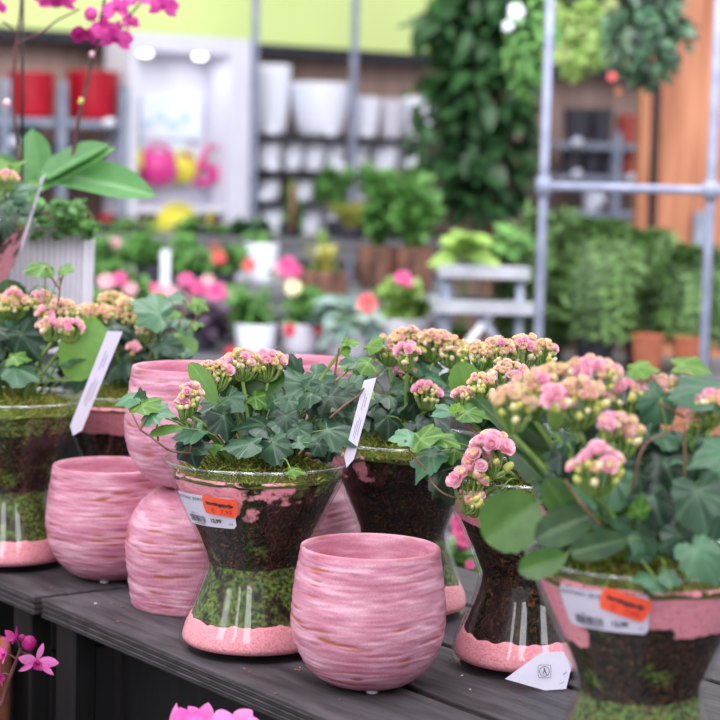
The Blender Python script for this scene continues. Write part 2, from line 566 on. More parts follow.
# ------------------------------------------------------------------ leaves
IVY_OUT = [(0, .97, 1), (5, .94, .15), (14, .85, 0), (27, .75, 0), (38, .75, 0), (49, .80, .15), (54, .81, 1), (59, .78, .15), (70, .69, 0), (84, .61, 0), (98, .60, 0), (110, .61, .15), (116, .60, .9), (122, .57, .15),
           (140, .45, 0), (158, .29, 0), (180, .12, 0)]


def frame(tip, nrm):
    t = tip.normalized()
    n = (nrm - t * nrm.dot(t))
    if n.length < 1e-4:
        n = Vector((0, 0, 1)) - t * t.z
    n.normalize()
    s = t.cross(n)
    return s, t, n


def ivy_leaf(mb, c, tip, nrm, size, tint=.4, mi=0, rng=random, lob=1.0):
    """c = centre of the blade, size = full width"""
    s, t, n = frame(tip, nrm)
    tint = tint ** 1.5
    L = size * .72
    base = Vector(c) - t * L * .3
    out = [(a, r, v) for a, r, v in IVY_OUT]
    full = out + [(-a, r, v) for a, r, v in reversed(out[1:-1])]
    vs = [base]; ti = [tint]; ve = [.9]
    rings = (.3, .62, 1.0)
    droop = rng.uniform(.08, .5)
    cup = rng.uniform(-.22, .2)
    wav = rng.uniform(0, 6)
    jit = [rng.uniform(.88, 1.08) for _ in full]
    asx = rng.uniform(.82, 1.08); skew = rng.uniform(-.12, .12)
    for ri, q in enumerate(rings):
        for k, (a, r, v) in enumerate(full):
            rr = (r ** lob) * jit[k] * L * q
            ar = radians(a)
            x = rr * sin(ar) * asx; y = rr * cos(ar)
            x += skew * y * q
            z = -droop * (y * y + x * x * .8) / L + cup * abs(x) + (0 if v > .5 else -.03 * L * q) + .055 * L * q * q * sin(radians(a) * 3 + wav) + .03 * L * q * sin(radians(a) * 7 + wav * 2)
            vs.append(base + s * x + t * y + n * z)
            ti.append(min(1, max(0, tint + .06 * (1 - q))))
            ve.append(v * (1.0 if ri < 2 else .6))
    m = len(full)
    fs = []
    for k in range(m):
        j = (k + 1) % m
        fs.append((0, 1 + k, 1 + j))
        for ri in range(2):
            fs.append((1 + ri * m + k, 1 + (ri + 1) * m + k, 1 + (ri + 1) * m + j, 1 + ri * m + j))
    mb.add(vs, fs, mi, ti, ve)
    return base


def oval_leaf(mb, c, tip, nrm, width, length, tint=.5, mi=0, scallop=0.0, bend=.2, fold=.15, prof='obovate', nl=10, nw=6, centre=True):
    s, t, n = frame(tip, nrm)
    base = Vector(c) - t * length * (.5 if centre else 0)
    vs, ti, ve, fs = [], [], [], []
    for i in range(nl + 1):
        q = i / nl
        if prof == 'obovate':
            w = (max(0, 1 - ((q - .6) / (.6 if q < .6 else .405)) ** 2)) ** .55
            w = max(w, .07 if q < .3 else .0)
        elif prof == 'strap':
            w = min(1, (q / .25) ** .5 if q < .25 else 1) * (1 - max(0, (q - .6) / .4) ** 2.2)
            w = max(w, .12 if q < .2 else 0.02)
        else:
            w = max(.02, sin(pi * min(1, q * .97 + .02)) ** .8)
        hw = width * .5 * w
        if scallop:
            hw *= 1 + scallop * sin(q * 44)
        zc = -bend * length * q * q
        for k in range(nw + 1):
            u = k / nw * 2 - 1
            vs.append(base + t * (q * length) + s * (u * hw) + n * (zc + fold * abs(u) * hw * 1.2 - fold * .2 * hw))
            ti.append(tint)
            ve.append(1.0 if k == nw // 2 else 0.0)
    for i in range(nl):
        for k in range(nw):
            a = i * (nw + 1) + k
            fs.append((a, a + 1, a + nw + 2, a + nw + 1))
    mb.add(vs, fs, mi, ti, ve)
    return base


TO_CAM = Vector((0, -1, .22)).normalized()
IMR = CR @ Vector((1, 0, 0))
IMU = CR @ Vector((0, 1, 0))


def imdir(deg, out=.25):
    a = radians(deg)
    return (IMR * cos(a) + IMU * sin(a) - Vector((0, 1, 0)) * out)


# ------------------------------------------------------------------ flowers
def blossom_mb(seed, mats, closed=0.0):
    """double blossom: four whorls of broad overlapping petals"""
    rg = random.Random(seed)
    mb = MB()
    for layer, (cnt, ln, tilt, h) in enumerate(((8, 1.0, 12, -.05), (8, .9, 34, .04), (7, .7, 54, .10), (5, .48, 74, .16))):
        for k in range(cnt):
            a = 2 * pi * (k + .5 * layer) / cnt + rg.uniform(-.15, .15)
            tl = radians(tilt + (82 - tilt) * closed + rg.uniform(-9, 9))
            d = Vector((cos(a), sin(a), 0)); s = Vector((-sin(a), cos(a), 0)); up = Vector((0, 0, 1))
            ln2 = ln * (1 - .15 * closed)
            w = (.36 * ln + .10)
            ax = d * cos(tl) + up * sin(tl)
            inn = up * cos(tl) - d * sin(tl)
            base = d * (.05 + .30 * closed * ln) + up * h
            o = lambda q, side, c=0: base + ax * (ln2 * q) + s * side * w + inn * (.10 * abs(side) + c + .16 * q * q)
            vs = [o(0, 0), o(.35, -.7), o(.35, .7), o(.72, -1), o(.72, 1), o(.97, -.55), o(.97, .55), o(.6, 0, -.04)]
            fs = [(0, 2, 7, 1), (1, 7, 3), (2, 4, 7), (3, 7, 5), (4, 6, 7), (5, 7, 6)]
            mb.add(vs, fs, 0 if layer < 2 else 1)
    sphere(mb, (0, 0, -.12), (.35, .35, .28), mi=2, seg=6, rings=4)
    return mb, list(mats) + [BUD]


def bud_mb(seed, mat):
    mb = MB()
    prof = [(0.02, -.9), (.4, -.7), (.62, -.3), (.6, .1), (.42, .55), (.08, .85)]
    lathe(mb, prof, 8, mi=0, func=lambda th, i, r, z: r * (1 + .12 * cos(4 * th)))
    return mb, [mat]


BL_T = {'pink': [blossom_mb(1, [BL_PINK, BL_PINK], .1), blossom_mb(2, [BL_PINK, BL_PINK], .3), blossom_mb(8, [BL_PINK, BL_CREAM], .2)],
        'peach': [blossom_mb(3, [BL_PEACH, BL_CREAM], .5), blossom_mb(4, [BL_PEACH, BL_PEACH], .7), blossom_mb(5, [BL_PEACH, BL_PINK], .45)],
        'cream': [blossom_mb(6, [BL_CREAM, BL_CREAM], .75), blossom_mb(7, [BL_PEACH, BL_CREAM], .6)]}
BUD_T = [bud_mb(1, BUD), bud_mb(2, BL_CREAM), bud_mb(3, BL_PEACH)]
for _l in list(BL_T.values()):
    for _i in range(len(_l)):
        _l[_i] = (_l[_i][0].mesh('blossom', _l[_i][1]),) + _l[_i]
BUD_T = [(m_.mesh('bud', ms_), m_, ms_) for m_, ms_ in BUD_T]
ALLM = [BL_PINK, BL_PEACH, BL_CREAM, BUD]
BUDGET = {}


def orient(nrm, spin=0):
    q = Vector(nrm).normalized().to_track_quat('Z', 'Y').to_matrix()
    return q @ Matrix.Rotation(spin, 3, 'Z')


def put(tpl, name, parent, root, loc, nrm, scale, rng):
    """one blossom or bud of its own; past 100 of them on one planter the rest share one mesh"""
    m = Matrix.Translation(loc) @ (orient(nrm, rng.uniform(0, 6.28)).to_4x4()) @ Matrix.Diagonal((scale, scale, scale, 1))
    key = (root.name, name)
    st = BUDGET.setdefault(key, [0, MB(), root])
    if st[0] < 100:
        st[0] += 1
        o = bpy.data.objects.new(name, tpl[0])
        COL.objects.link(o)
        o.parent = parent
        o.matrix_basis = m
        return
    src = tpl[1]
    b = len(st[1].v)
    st[1].v.extend([tuple(m @ Vector(v)) for v in src.v]); st[1].t.extend(src.t); st[1].n.extend(src.n)
    st[1].f.extend([tuple(i + b for i in f) for f in src.f])
    st[1].m.extend([ALLM.index(tpl[2][i]) for i in src.m])


def flush_budget():
    for (rn, name), (n, mb, root) in BUDGET.items():
        if mb.v:
            o = mb.build('small_' + name, ALLM, root)
            o['kind'] = 'stuff'
    BUDGET.clear()


def flower_cluster(root, rl, px, py, Y, wpx, hpx, mix, stem_to, seed, fs=1.0, budf=.35):
    """umbel of double blossoms: dome centred at the pixel, stems converge below"""
    rg = random.Random(seed)
    c = at(px, py, Y)
    k = mpp(Y)
    rx, rz = wpx * k / 2, hpx * k / 2
    ry = max(rx * .6, .009)
    size = .0056 * fs
    n = int(max(3, min(36, (rx * ry * pi) / (size * size * 1.25) + 2)))
    mb = MB()
    hub = c - Vector((0, 0, rz + .010 + rx * .22))
    pts = []
    tries = 0
    while len(pts) < n and tries < 1200:
        tries += 1
        u, v = rg.uniform(-1, 1), rg.uniform(-1, .8)
        if u * u + v * v > 1:
            continue
        zz = sqrt(max(0, 1 - .85 * (u * u + v * v))) * 2 - 1
        p = c + Vector((u * rx, v * ry, rz * (zz * .85) + rg.uniform(-.0015, .0015)))
        if all((p - q).length > size * .98 for q, _, _ in pts):
            pts.append((p, u, v))
    bp = []
    nb = int(n * budf * 3.2) + 2
    for _ in range(nb):
        a = rg.uniform(0, 2 * pi); rr = rg.uniform(.7, 1.08)
        u, v = rr * cos(a), rr * sin(a)
        if v > .4:
            v = -v
        p = c + Vector((u * rx, v * ry, -rz * rg.uniform(-.2, 1.2)))
        bp.append((p, u, v))
    for p in [q[0] for q in pts] + [q[0] for q in bp]:
        mid = hub.lerp(p, .55) + Vector((0, 0, -.004)) + Vector((p.x - c.x, p.y - c.y, 0)) * .15
        tube(mb, [hub, mid, p], .0013, .0009, 4, n=2)
    if stem_to is not None:
        st = Vector(stem_to)
        tube(mb, [st, st.lerp(hub, .5) + Vector((0, 0, .01)), hub], .0026, .002, 6, n=4)
    body = mb.build('flower_cluster', STEM, root, off=rl)
    for p, u, v in pts:
        col = rg.choices(('pink', 'peach', 'cream'), mix)[0]
        nr = Vector((u * .9, v * .9 - .45, .75))
        put(rg.choice(BL_T[col]), 'blossom', body, root, p - Vector(rl), nr, size * rg.uniform(.85, 1.25), rg)
    for p, u, v in bp:
        put(rg.choices(BUD_T, (6, 3, 1))[0], 'bud', body, root, p - Vector(rl), Vector((u, v - .3, .8)), .0040 * fs * rg.uniform(.75, 1.3), rg)
    return body


# ------------------------------------------------------------------ glass hourglass planter
VP = [(0, .066), (.003, .073), (.008, .0763), (.016, .0767), (.026, .0738), (.05, .0636), (.072, .0555), (.084, .0523), (.09, .0517), (.096, .0525), (.115, .0600), (.14, .0712), (.17, .0853), (.197, .0965)]
VZ = np.array([a for a, b in VP]); VR = np.array([b for a, b in VP])


def vrad(z):
    # gently smoothed interpolation
    return float((np.interp(z, VZ, VR) * 2 + np.interp(z - .0025, VZ, VR) + np.interp(z + .0025, VZ, VR)) / 4)


def text_shapes(body, size, bold=0):
    cu = bpy.data.curves.new('t', 'FONT')
    cu.body = body; cu.size = size; cu.offset = bold; cu.align_x = 'CENTER'; cu.align_y = 'CENTER'
    o = bpy.data.objects.new('t', cu); COL.objects.link(o)
    dg = bpy.context.evaluated_depsgraph_get()
    me = o.evaluated_get(dg).to_mesh()
    vs = [v.co.copy() for v in me.vertices]
    fs = [tuple(p.vertices) for p in me.polygons]
    o.evaluated_get(dg).to_mesh_clear()
    bpy.data.objects.remove(o); bpy.data.curves.remove(cu)
    return vs, fs


def gridpoly(w, h, nx, ny, round_=0.0, wave=0.0):
    vs, fs = [], []
    for j in range(ny + 1):
        for i in range(nx + 1):
            x = (i / nx - .5) * w; y = (j / ny - .5) * h
            if round_:
                e = min(x + w / 2, w / 2 - x)
                if e < round_:
                    sc = 1 - (1 - sqrt(max(0, 1 - (1 - e / round_) ** 2))) * round_ / (h / 2)
                    y *= sc
            if wave:
                e = abs(j / ny - .5) * 2
                x *= 1 - wave * (e ** 2)
            vs.append(Vector((x, y, 0)))
    for j in range(ny):
        for i in range(nx):
            a = j * (nx + 1) + i
            fs.append((a, a + 1, a + nx + 2, a + nx + 1))
    return vs, fs


def price_sticker(root, sc, phi0, zc, rot, orot, opos, wv=.072, hv=.037):
    """white barcode label and orange discount sticker wrapped on the cone of the vase"""
    slope = (vrad(.17) - vrad(.12)) / .05
    cosl = 1 / sqrt(1 + slope * slope)

    def S(p, off):
        # p in label coordinates (metres): x around, y up the wall
        x = p.x * cos(rot) - p.y * sin(rot)
        y = p.x * sin(rot) + p.y * cos(rot)
        z = zc + y * cosl
        r = vrad(z)
        th = phi0 + x / vrad(zc)
        r += off
        return Vector((r * cos(th) * sc, r * sin(th) * sc, z * sc))
    mb = MB()
    vs, fs = gridpoly(wv, hv, 24, 10, .004)
    mb.add([S(v, .0006) for v in vs], fs, 0)

    def txt(m, body, size, cx, cy, mi, off, fn, bold=0):
        v, f = text_shapes(body, size, bold)
        m.add([fn(p + Vector((cx, cy, 0)), off) for p in v], f, mi)
    txt(mb, 'NATITIAN  JENNY', .0052, -wv * .2, hv * .36, 1, .0019, S)
    txt(mb, '1 234', .003, -wv * .25, -hv * .12, 1, .0019, S)
    txt(mb, '12,99', .0062, wv * .18, -hv * .29, 1, .0019, S, .0002)
    txt(mb, '5 410123 456789', .0026, -wv * .17, -hv * .44, 1, .0019, S)
    txt(mb, '018', .003, wv * .42, -hv * .36, 1, .0019, S)
    rg = random.Random(5)
    x = -wv * .36
    while x < -wv * .01:
        w = rg.choice((.0004, .0007, .0011))
        q = [Vector((x, -hv * .39, 0)), Vector((x + w, -hv * .39, 0)), Vector((x + w, -hv * .18, 0)), Vector((x, -hv * .18, 0))]
        mb.add([S(p, .0019) for p in q], [(0, 1, 2, 3)], 1)
        x += w + rg.choice((.0005, .0008))
    st = mb.build('price_label', [WHITE_LABEL, INK], root, smooth=False)
    st['label'] = 'white barcode price label'
    mb = MB()
    cr, sr = cos(orot), sin(orot)

    def S2(p, off):
        return S(Vector((p.x * cr - p.y * sr + opos[0], p.x * sr + p.y * cr + opos[1], 0)), off)
    vs, fs = gridpoly(wv * .5, hv * .58, 16, 8, .0, .1)
    mb.add([S2(v, .0030) for v in vs], fs, 0)
    txt(mb, 'kortingsprijs', .0053, 0, hv * .07, 1, .0040, S2, .0003)
    txt(mb, '€   7,99', .0068, .0015, -hv * .15, 2, .0040, S2, .0001)
    d = mb.build('discount_sticker', [ORANGE, INK, INK_RED], st, smooth=False)
    d['label'] = 'orange discount sticker'


def planter(px, py_base, label, seed, sc=1.0, loc=None, ivy=(), fresh=(), kal=(), clusters=(), vines=(), pink=None, moss=None, sticker=None, tagp=None, fill=14, dome=(0, 0, 0, 0), name='glass_planter', mossfill=True, topz=.184):
    rg = random.Random(seed)
    P = loc if loc is not None else on(px, py_base)
    root = thing(name, label, 'planter', P)
    Y0 = P.y
    k = mpp(Y0)
    camphi = atan2(CAM.y - P.y, CAM.x - P.x)
    # glass body: outer wall, rounded lip, inner wall
    zs = [0, .0015, .003, .0055, .008, .012, .016, .021, .026, .034, .042, .05, .058, .066, .072, .078, .082, .085, .0875, .09, .0925, .095, .098, .103, .11, .12, .13, .14, .15, .16, .17, .18, .19, .1965]
    prof = [(vrad(z) * sc, z * sc) for z in zs]
    prof += [((vrad(.1965) + .0004) * sc, .1978 * sc), ((vrad(.1965) - .001) * sc, .1992 * sc), ((vrad(.1965) - .0024) * sc, .1982 * sc)]
    prof += [((vrad(z) - .0027) * sc, z * sc) for z in reversed(zs) if z > .01 and z < .196]
    prof += [(.06 * sc, .0065 * sc), (0.00005, .0060 * sc)]
    mb = MB(); lathe(mb, prof, 96)
    g = mb.build('glass_vase', MATS['glass'], root)
    mb = MB(); rr_ = (vrad(.1965) - .001) * sc
    tube(mb, [(rr_ * cos(a), rr_ * sin(a), .1975 * sc) for a in [2 * pi * q / 72 for q in range(73)]], .00155, .00155, 8, n=1)
    mb.build('glass_rim', MATS['glass_edge'], root)
    # pink sand at the bottom
    prof = [(.00005, .0072), (.055, .0074), (.070, .009), (.0732, .0125), (.0735, .016), (.071, .026), (.0675, .033), (.064, .0365), (.05, .037), (.00005, .037)]

    def sf(th, i, r, z):
        nz = mn.noise(Vector((cos(th) * 3.2, sin(th) * 3.2, seed))) + .5 * mn.noise(Vector((cos(th) * 9, sin(th) * 9, seed)))
        if z > .03:
            zz = z + nz * .004
            return (min(vrad(zz) - .0036, r + .01) * sc if i in (6, 7) else r * sc, zz * sc)
        return (r * sc, z * sc)
    mb = MB(); lathe(mb, prof, 120, func=sf)
    mb.build('pink_sand', SAND, root)
    # moss and soil filling
    pts = []
    z = .0335
    while z < topz:
        pts.append((vrad(z) - .0042, z)); z += .0035
    pts.append((vrad(topz) - .010, topz + .001)); pts.append((.00005, topz + .002))
    pts = [(.00005, .0335)] + pts

    def ff(th, i, r, z):
        if r < .01 or z > topz:
            return (r * sc, z * sc)
        nz = mn.noise(Vector((cos(th) * 14, sin(th) * 14, z * 160 + seed)))
        return ((r - .0008 + nz * .0009) * sc, z * sc)

    def fa(th, i, r, z):
        a = th - camphi
        a = (a + pi) % (2 * pi) - pi
        deg = math.degrees(a)
        pk = pink(deg, z) if pink else 0.0
        ms = moss(deg, z) if moss else (.66 if z < .088 else .42)
        return pk, ms
    mb = MB(); lathe(mb, pts, 120, func=ff, attr=fa)
    mb.build('moss_filling', MATS['fill'], root)
    # moss cushion with loose strands
    mb = MB()
    prof = [(.00005, topz + .016), (.03, topz + .015), (.055, topz + .010), (.072, topz + .004), (vrad(topz) - .0045, topz - .003)]
    lathe(mb, [(r * sc, z * sc) for r, z in prof][::-1], 48, func=lambda th, i, r, z: (r, z + .004 * mn.noise(Vector((r * 60 * cos(th), r * 60 * sin(th), seed)))), attr=lambda th, i, r, z: (.15, 0))
    for _ in range(2300):
        a = rg.uniform(0, 2 * pi); rr = sqrt(rg.random()) * .083
        z = topz + .018 - .020 * (rr / .083) ** 2
        p = Vector((rr * cos(a) * sc, rr * sin(a) * sc, z * sc))
        d = Vector((rg.gauss(0, 1), rg.gauss(0, 1), abs(rg.gauss(0, .7)) + .15)).normalized()
        e = Vector((rg.gauss(0, 1), rg.gauss(0, 1), rg.gauss(0, .6))).normalized()
        ln = rg.uniform(.005, .014); w = rg.uniform(.0004, .0009)
        s = d.cross(e).normalized() * w
        m1 = p + d * ln * .5; m2 = p + (d * .75 + e * .5) * ln
        lim = (vrad(.19) - .004) * sc
        for m in (m1, m2):
            h = sqrt(m.x ** 2 + m.y ** 2)
            if h > lim:
                m.x *= lim / h; m.y *= lim / h
        brown = 1.0 if rg.random() < .16 else 0.0
        mb.add([p - s, p + s, m1 + s, m1 - s, m2], [(0, 1, 2, 3), (3, 2, 4)], 0, rg.uniform(0, 1), brown)
    mb.build('moss_cushion', MATS['moss'], root)
    # ---- foliage
    ivym, kalm = MB(), MB()
    soil = P + Vector((0, 0, (topz + .008) * sc))
    ymid = None

    def depth(py, j=True):
        # front leaves hang lower in the picture, back ones stand higher
        top, bot = dome[1], dome[3]
        q = 0 if bot == top else (py - top) / (bot - top)
        q = min(1.1, max(-.2, q))
        return Y0 + .035 - .115 * q + (rg.uniform(-.012, .012) if j else 0)

    def petiole(base, tnt, m, mi):
        root_p = soil + Vector(((base.x - P.x) * .35 + rg.uniform(-.012, .012), (base.y - P.y) * .3, 0))
        mid = root_p.lerp(base, .5) + Vector((rg.uniform(-.008, .008), rg.uniform(-.008, .008), .012))
        tube(m, [root_p, mid, base], .0011, .0008, 4, mi=mi, n=4)

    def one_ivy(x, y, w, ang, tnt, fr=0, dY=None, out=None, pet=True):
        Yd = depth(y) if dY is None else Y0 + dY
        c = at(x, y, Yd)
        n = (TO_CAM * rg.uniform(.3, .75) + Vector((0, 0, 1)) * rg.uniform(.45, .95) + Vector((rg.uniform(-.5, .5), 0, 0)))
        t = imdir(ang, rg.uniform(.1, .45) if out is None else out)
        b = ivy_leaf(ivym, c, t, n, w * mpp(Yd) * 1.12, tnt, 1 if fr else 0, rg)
        if pet:
            petiole(b, tnt, ivym, 2)
    for q in ivy:
        one_ivy(*q)
    for q in fresh:
        one_ivy(*(list(q[:5]) + [1] + list(q[5:])))
    # denser inner leaves, low in the crown, its shade put into darker tints
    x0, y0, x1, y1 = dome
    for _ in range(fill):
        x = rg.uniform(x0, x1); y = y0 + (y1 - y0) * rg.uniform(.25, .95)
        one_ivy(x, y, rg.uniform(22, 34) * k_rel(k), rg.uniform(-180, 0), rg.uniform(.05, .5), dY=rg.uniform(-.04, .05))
    for q in kal:
        x, y, w, h, ang, tnt = q[:6]
        Yd = depth(y) if len(q) < 7 else Y0 + q[6]
        c = at(x, y, Yd)
        n = TO_CAM * .9 + Vector((rg.uniform(-.3, .3), 0, .35))
        if len(q) > 7:
            n = Vector(q[7])
        t = imdir(ang, .15)
        b = oval_leaf(kalm, c, t, n, w * mpp(Yd), h * mpp(Yd), tnt ** 1.5, 0, .04, .14, .2, nl=40, nw=8)
        petiole(b, tnt, kalm, 1)
    for vn in vines:
        pts = []
        for q in vn:
            pts.append(at(q[0], q[1], Y0 + q[2]))
        tube(ivym, pts, .0013, .0009, 5, mi=3, n=6)
    if ivym.v:
        ivym.build('ivy_foliage', [MATS['ivy'], MATS['fresh'], STEM, VINE], root, off=P)
    if kalm.v:
        kalm.build('succulent_leaves', [MATS['kal'], STEM], root, off=P)
    for i, q in enumerate(clusters):
        x, y, w, h, mix = q[:5]
        Yd = Y0 + (q[5] if len(q) > 5 else .0)
        fs = q[6] if len(q) > 6 else 1.0
        sp = soil + Vector(((at(x, y, Yd).x - P.x) * .3, (Yd - Y0) * .4, 0))
        flower_cluster(root, P, x, y, Yd, w, h, mix, sp, seed * 31 + i, fs, q[7] if len(q) > 7 else .35)
    if sticker:
        price_sticker(root, sc, camphi + radians(sticker[0]), *sticker[1:])
    if tagp:
        (xa, ya, da), (xb, yb, db), wpx, face = tagp
        a, b = at(xa, ya, Y0 + da), at(xb, yb, Y0 + db)
        d = (b - a).normalized()
        s = d.cross(Vector(face)).normalized()
        s = s * (wpx * mpp(Y0) / 2)
        nn = d.cross(s).normalized() * .0004
        mb = MB()
        cut = d * .006
        vs = [a - s + nn, a + s + cut + nn, b + s * .9 + nn, b + d * .01 + nn, b - s * .9 + nn]
        vs2 = [v - nn * 2 for v in vs]
        fs = [(0, 1, 2, 3, 4), (9, 8, 7, 6, 5)] + [(i, (i + 1) % 5 + 0, (i + 1) % 5 + 5, i + 5) for i in range(5)]
        mb.add(vs + vs2, fs, 0)
        if wpx > 9:
            for q0, q1, off in ((.22, .42, .1), (.25, .38, -.25), (.5, .78, .0), (.55, .75, .3), (.52, .72, -.35)):
                p0, p1 = a.lerp(b, q0) + s * off, a.lerp(b, q1) + s * off
                for o2 in (nn * 1.6, -nn * 1.6):
                    mb.add([p0 - s * .05 + o2, p1 - s * .05 + o2, p1 + s * .05 + o2, p0 + s * .05 + o2], [(0, 1, 2, 3)], 1)
        mb.build('plant_label', [TAG, INK_SOFT], root, off=P, smooth=False)
    flush_budget()
    return root


def k_rel(k):
    return 1.0


INK_SOFT = pmat('faded_print', srgb(150, 144, 168), None, 10, .6)

# ================================================================== STRUCTURE
WU = Vector((.8147, .5798, 0)); WN = Vector((.5798, -.8147, 0)); WO = Vector((-.585, 9.0, 0))
WM = Matrix(((WU.x, WN.x * -1, 0, WO.x), (WU.y, WN.y * -1, 0, WO.y), (0, 0, 1, 0), (0, 0, 0, 1)))   # local x along wall, y into the wall
WA = atan2(WU.y, WU.x)


def wp(px, py, off):
    """point where the pixel's ray meets the plane lying `off` in front of the back wall -> (u, z)"""
    d = ray(px, py)
    o = WO + WN * off
    t = (o - CAM).dot(WN) / d.dot(WN)
    p = CAM + d * t
    return (p - WO).dot(WU), p.z


def wloc(u, off, z=0):
    return WO + WU * u + WN * off + Vector((0, 0, z))


mb = MB(); box(mb, -5, 5, -2, 14, -.1, 0)
struct(mb.build('floor', CONCRETE, smooth=False))
mb = MB(); box(mb, -3.2, 5.2, 0, .15, 0, 4.2, WM)
struct(mb.build('wall_back', PLANKWALL, smooth=False))
u0, z0 = wp(253, 43, .12)
mb = MB(); box(mb, -3.2, 5.1, -.12, -.002, z0, 4.0, WM)
struct(mb.build('trim_1', BANNER, smooth=False))
mb = MB(); box(mb, -3.2, 5.1, -.135, -.002, z0 - .05, z0 - .001, WM)
struct(mb.build('trim_2', DARKSHELF, smooth=False))
for i_, y_ in enumerate((5.4, 6.05, 4.75)):
    mb = MB(); box(mb, -.8, 2.6, y_, y_ + .1, 3.0, 3.12)
    struct(mb.build('trim_%d' % (3 + i_), GALV, smooth=False))

# ================================================================== DISPLAY TABLES
E0 = on(40, 598); E1 = on(300, 707)
TU = (E1 - E0).normalized(); TV = Vector((-TU.y, TU.x, 0))
if TV.y < 0:
    TV = -TV
TM = Matrix(((TU.x, TV.x, 0, E0.x), (TU.y, TV.y, 0, E0.y), (0, 0, 1, 0), (0, 0, 0, 1)))
TIM = TM.inverted()


def tuv(u, v, z=T):
    return TM @ Vector((u, v, z))


def plank(u0, u1, v0, v1, seed):
    mb = MB()
    lay = [(0, .0032, 0, 2), (.0032, .0062, .0012, 1), (.0062, .0092, .0, 2), (.0092, .0122, .0014, 1), (.0122, .0152, .0002, 2), (.0152, .018, .0012, 1), (.018, .0222, 0, 0)]
    for a, b, ins, mi in lay:
        n0 = len(mb.f)
        box(mb, u0 + ins, u1 - ins, v0 + ins, v1 - ins, T - .0222 + a, T - .0222 + b, None, mi, bev=.0009)
    return mb


def table(name, label, u0, u1, dv, legs, seed):
    root = thing(name, label, 'table', (E0.x, E0.y, 0), atan2(TU.y, TU.x))
    for i, (a, b) in enumerate(((0, .124), (.137, .262), (.274, .402), (.414, .535))):
        mb = plank(u0, u1, a + dv, b + dv, i)
        mb.build('plank', [BLACKWOOD, PLY, PLYD], root, smooth=False)
    for (lu, lv) in legs:
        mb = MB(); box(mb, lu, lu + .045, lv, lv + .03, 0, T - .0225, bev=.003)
        mb.build('leg', BLACKWOOD2, root, smooth=False)
    return root


# local table frame: x = u, y = v (TV is TU turned by +90 degrees)
table('display_table', 'black stained plywood display table carrying the pink pots in front', .002, 1.5, 0, ((.004, .018), (.72, .018), (1.43, .018), (.004, .355), (.72, .355), (1.43, .355)), 1)
table('display_table', 'black stained plywood display table at the left, beyond the gap', -1.7, -.010, -.003, ((-.105, .018), (-.9, .018), (-1.69, .018), (-.105, .355), (-.9, .355), (-1.69, .355)), 2)


def crate(u0, u1, v0, v1, z0, z1, label, group=None):
    root = thing('wooden_crate', label, 'crate', tuv((u0 + u1) / 2, (v0 + v1) / 2, z0), atan2(TU.y, TU.x), group)
    w, d, h = (u1 - u0) / 2, (v1 - v0) / 2, z1 - z0
    n = max(1, int(h / .13))
    for sx in (-1, 1):
        for sy in (-1, 1):
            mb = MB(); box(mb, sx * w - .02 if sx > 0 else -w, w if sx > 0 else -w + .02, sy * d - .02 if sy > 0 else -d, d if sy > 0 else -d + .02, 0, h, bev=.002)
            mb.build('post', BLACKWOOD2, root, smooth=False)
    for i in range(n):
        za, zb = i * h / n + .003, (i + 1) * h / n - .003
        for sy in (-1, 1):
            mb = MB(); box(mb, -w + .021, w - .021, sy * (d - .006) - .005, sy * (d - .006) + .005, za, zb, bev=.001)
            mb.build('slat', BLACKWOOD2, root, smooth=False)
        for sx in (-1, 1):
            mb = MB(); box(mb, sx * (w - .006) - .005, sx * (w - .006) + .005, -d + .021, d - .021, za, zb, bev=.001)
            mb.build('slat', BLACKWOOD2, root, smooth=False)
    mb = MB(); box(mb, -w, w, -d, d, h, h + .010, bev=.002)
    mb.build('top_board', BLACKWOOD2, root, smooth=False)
    return root


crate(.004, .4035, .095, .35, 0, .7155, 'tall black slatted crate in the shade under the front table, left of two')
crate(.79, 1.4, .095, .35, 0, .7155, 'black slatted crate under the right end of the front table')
crate(.80, 1.5, .57, .85, 0, .70, 'wide black slatted crate added to darken the gap behind the right end of the front table')  # added crate, covers bright floor so the gap behind the table goes dark
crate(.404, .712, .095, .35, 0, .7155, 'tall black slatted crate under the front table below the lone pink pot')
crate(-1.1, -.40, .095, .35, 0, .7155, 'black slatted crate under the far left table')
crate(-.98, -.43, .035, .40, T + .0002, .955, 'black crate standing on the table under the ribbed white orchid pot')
RZ = .9652

# ================================================================== PINK POTS
PP = [(0.00005, 0), (.030, 0), (.036, .0008), (.0415, .003), (.050, .0085), (.0575, .0155), (.0640, .0245), (.0695, .036), (.0733, .049), (.0750, .062), (.0748, .074), (.0738, .086), (.0722, .099), (.0704, .112), (.0688, .122), (.0680, .128)]
PLIP = [(.0676, .1315), (.0668, .1335), (.0655, .134), (.0640, .1333), (.0632, .131)]
PIN = [(.0628, .127), (.0635, .118), (.066, .10), (.0685, .075), (.068, .05), (.060, .028), (.045, .016), (.00005, .0135)]


def densify(p, step):
    out = [p[0]]
    q = smooth2(p)
    return q


def smooth2(p, n=9):
    pts = smoothpts([Vector((a, 0, b)) for a, b in p], n)
    return [(max(v.x, .00005), v.z) for v in pts]


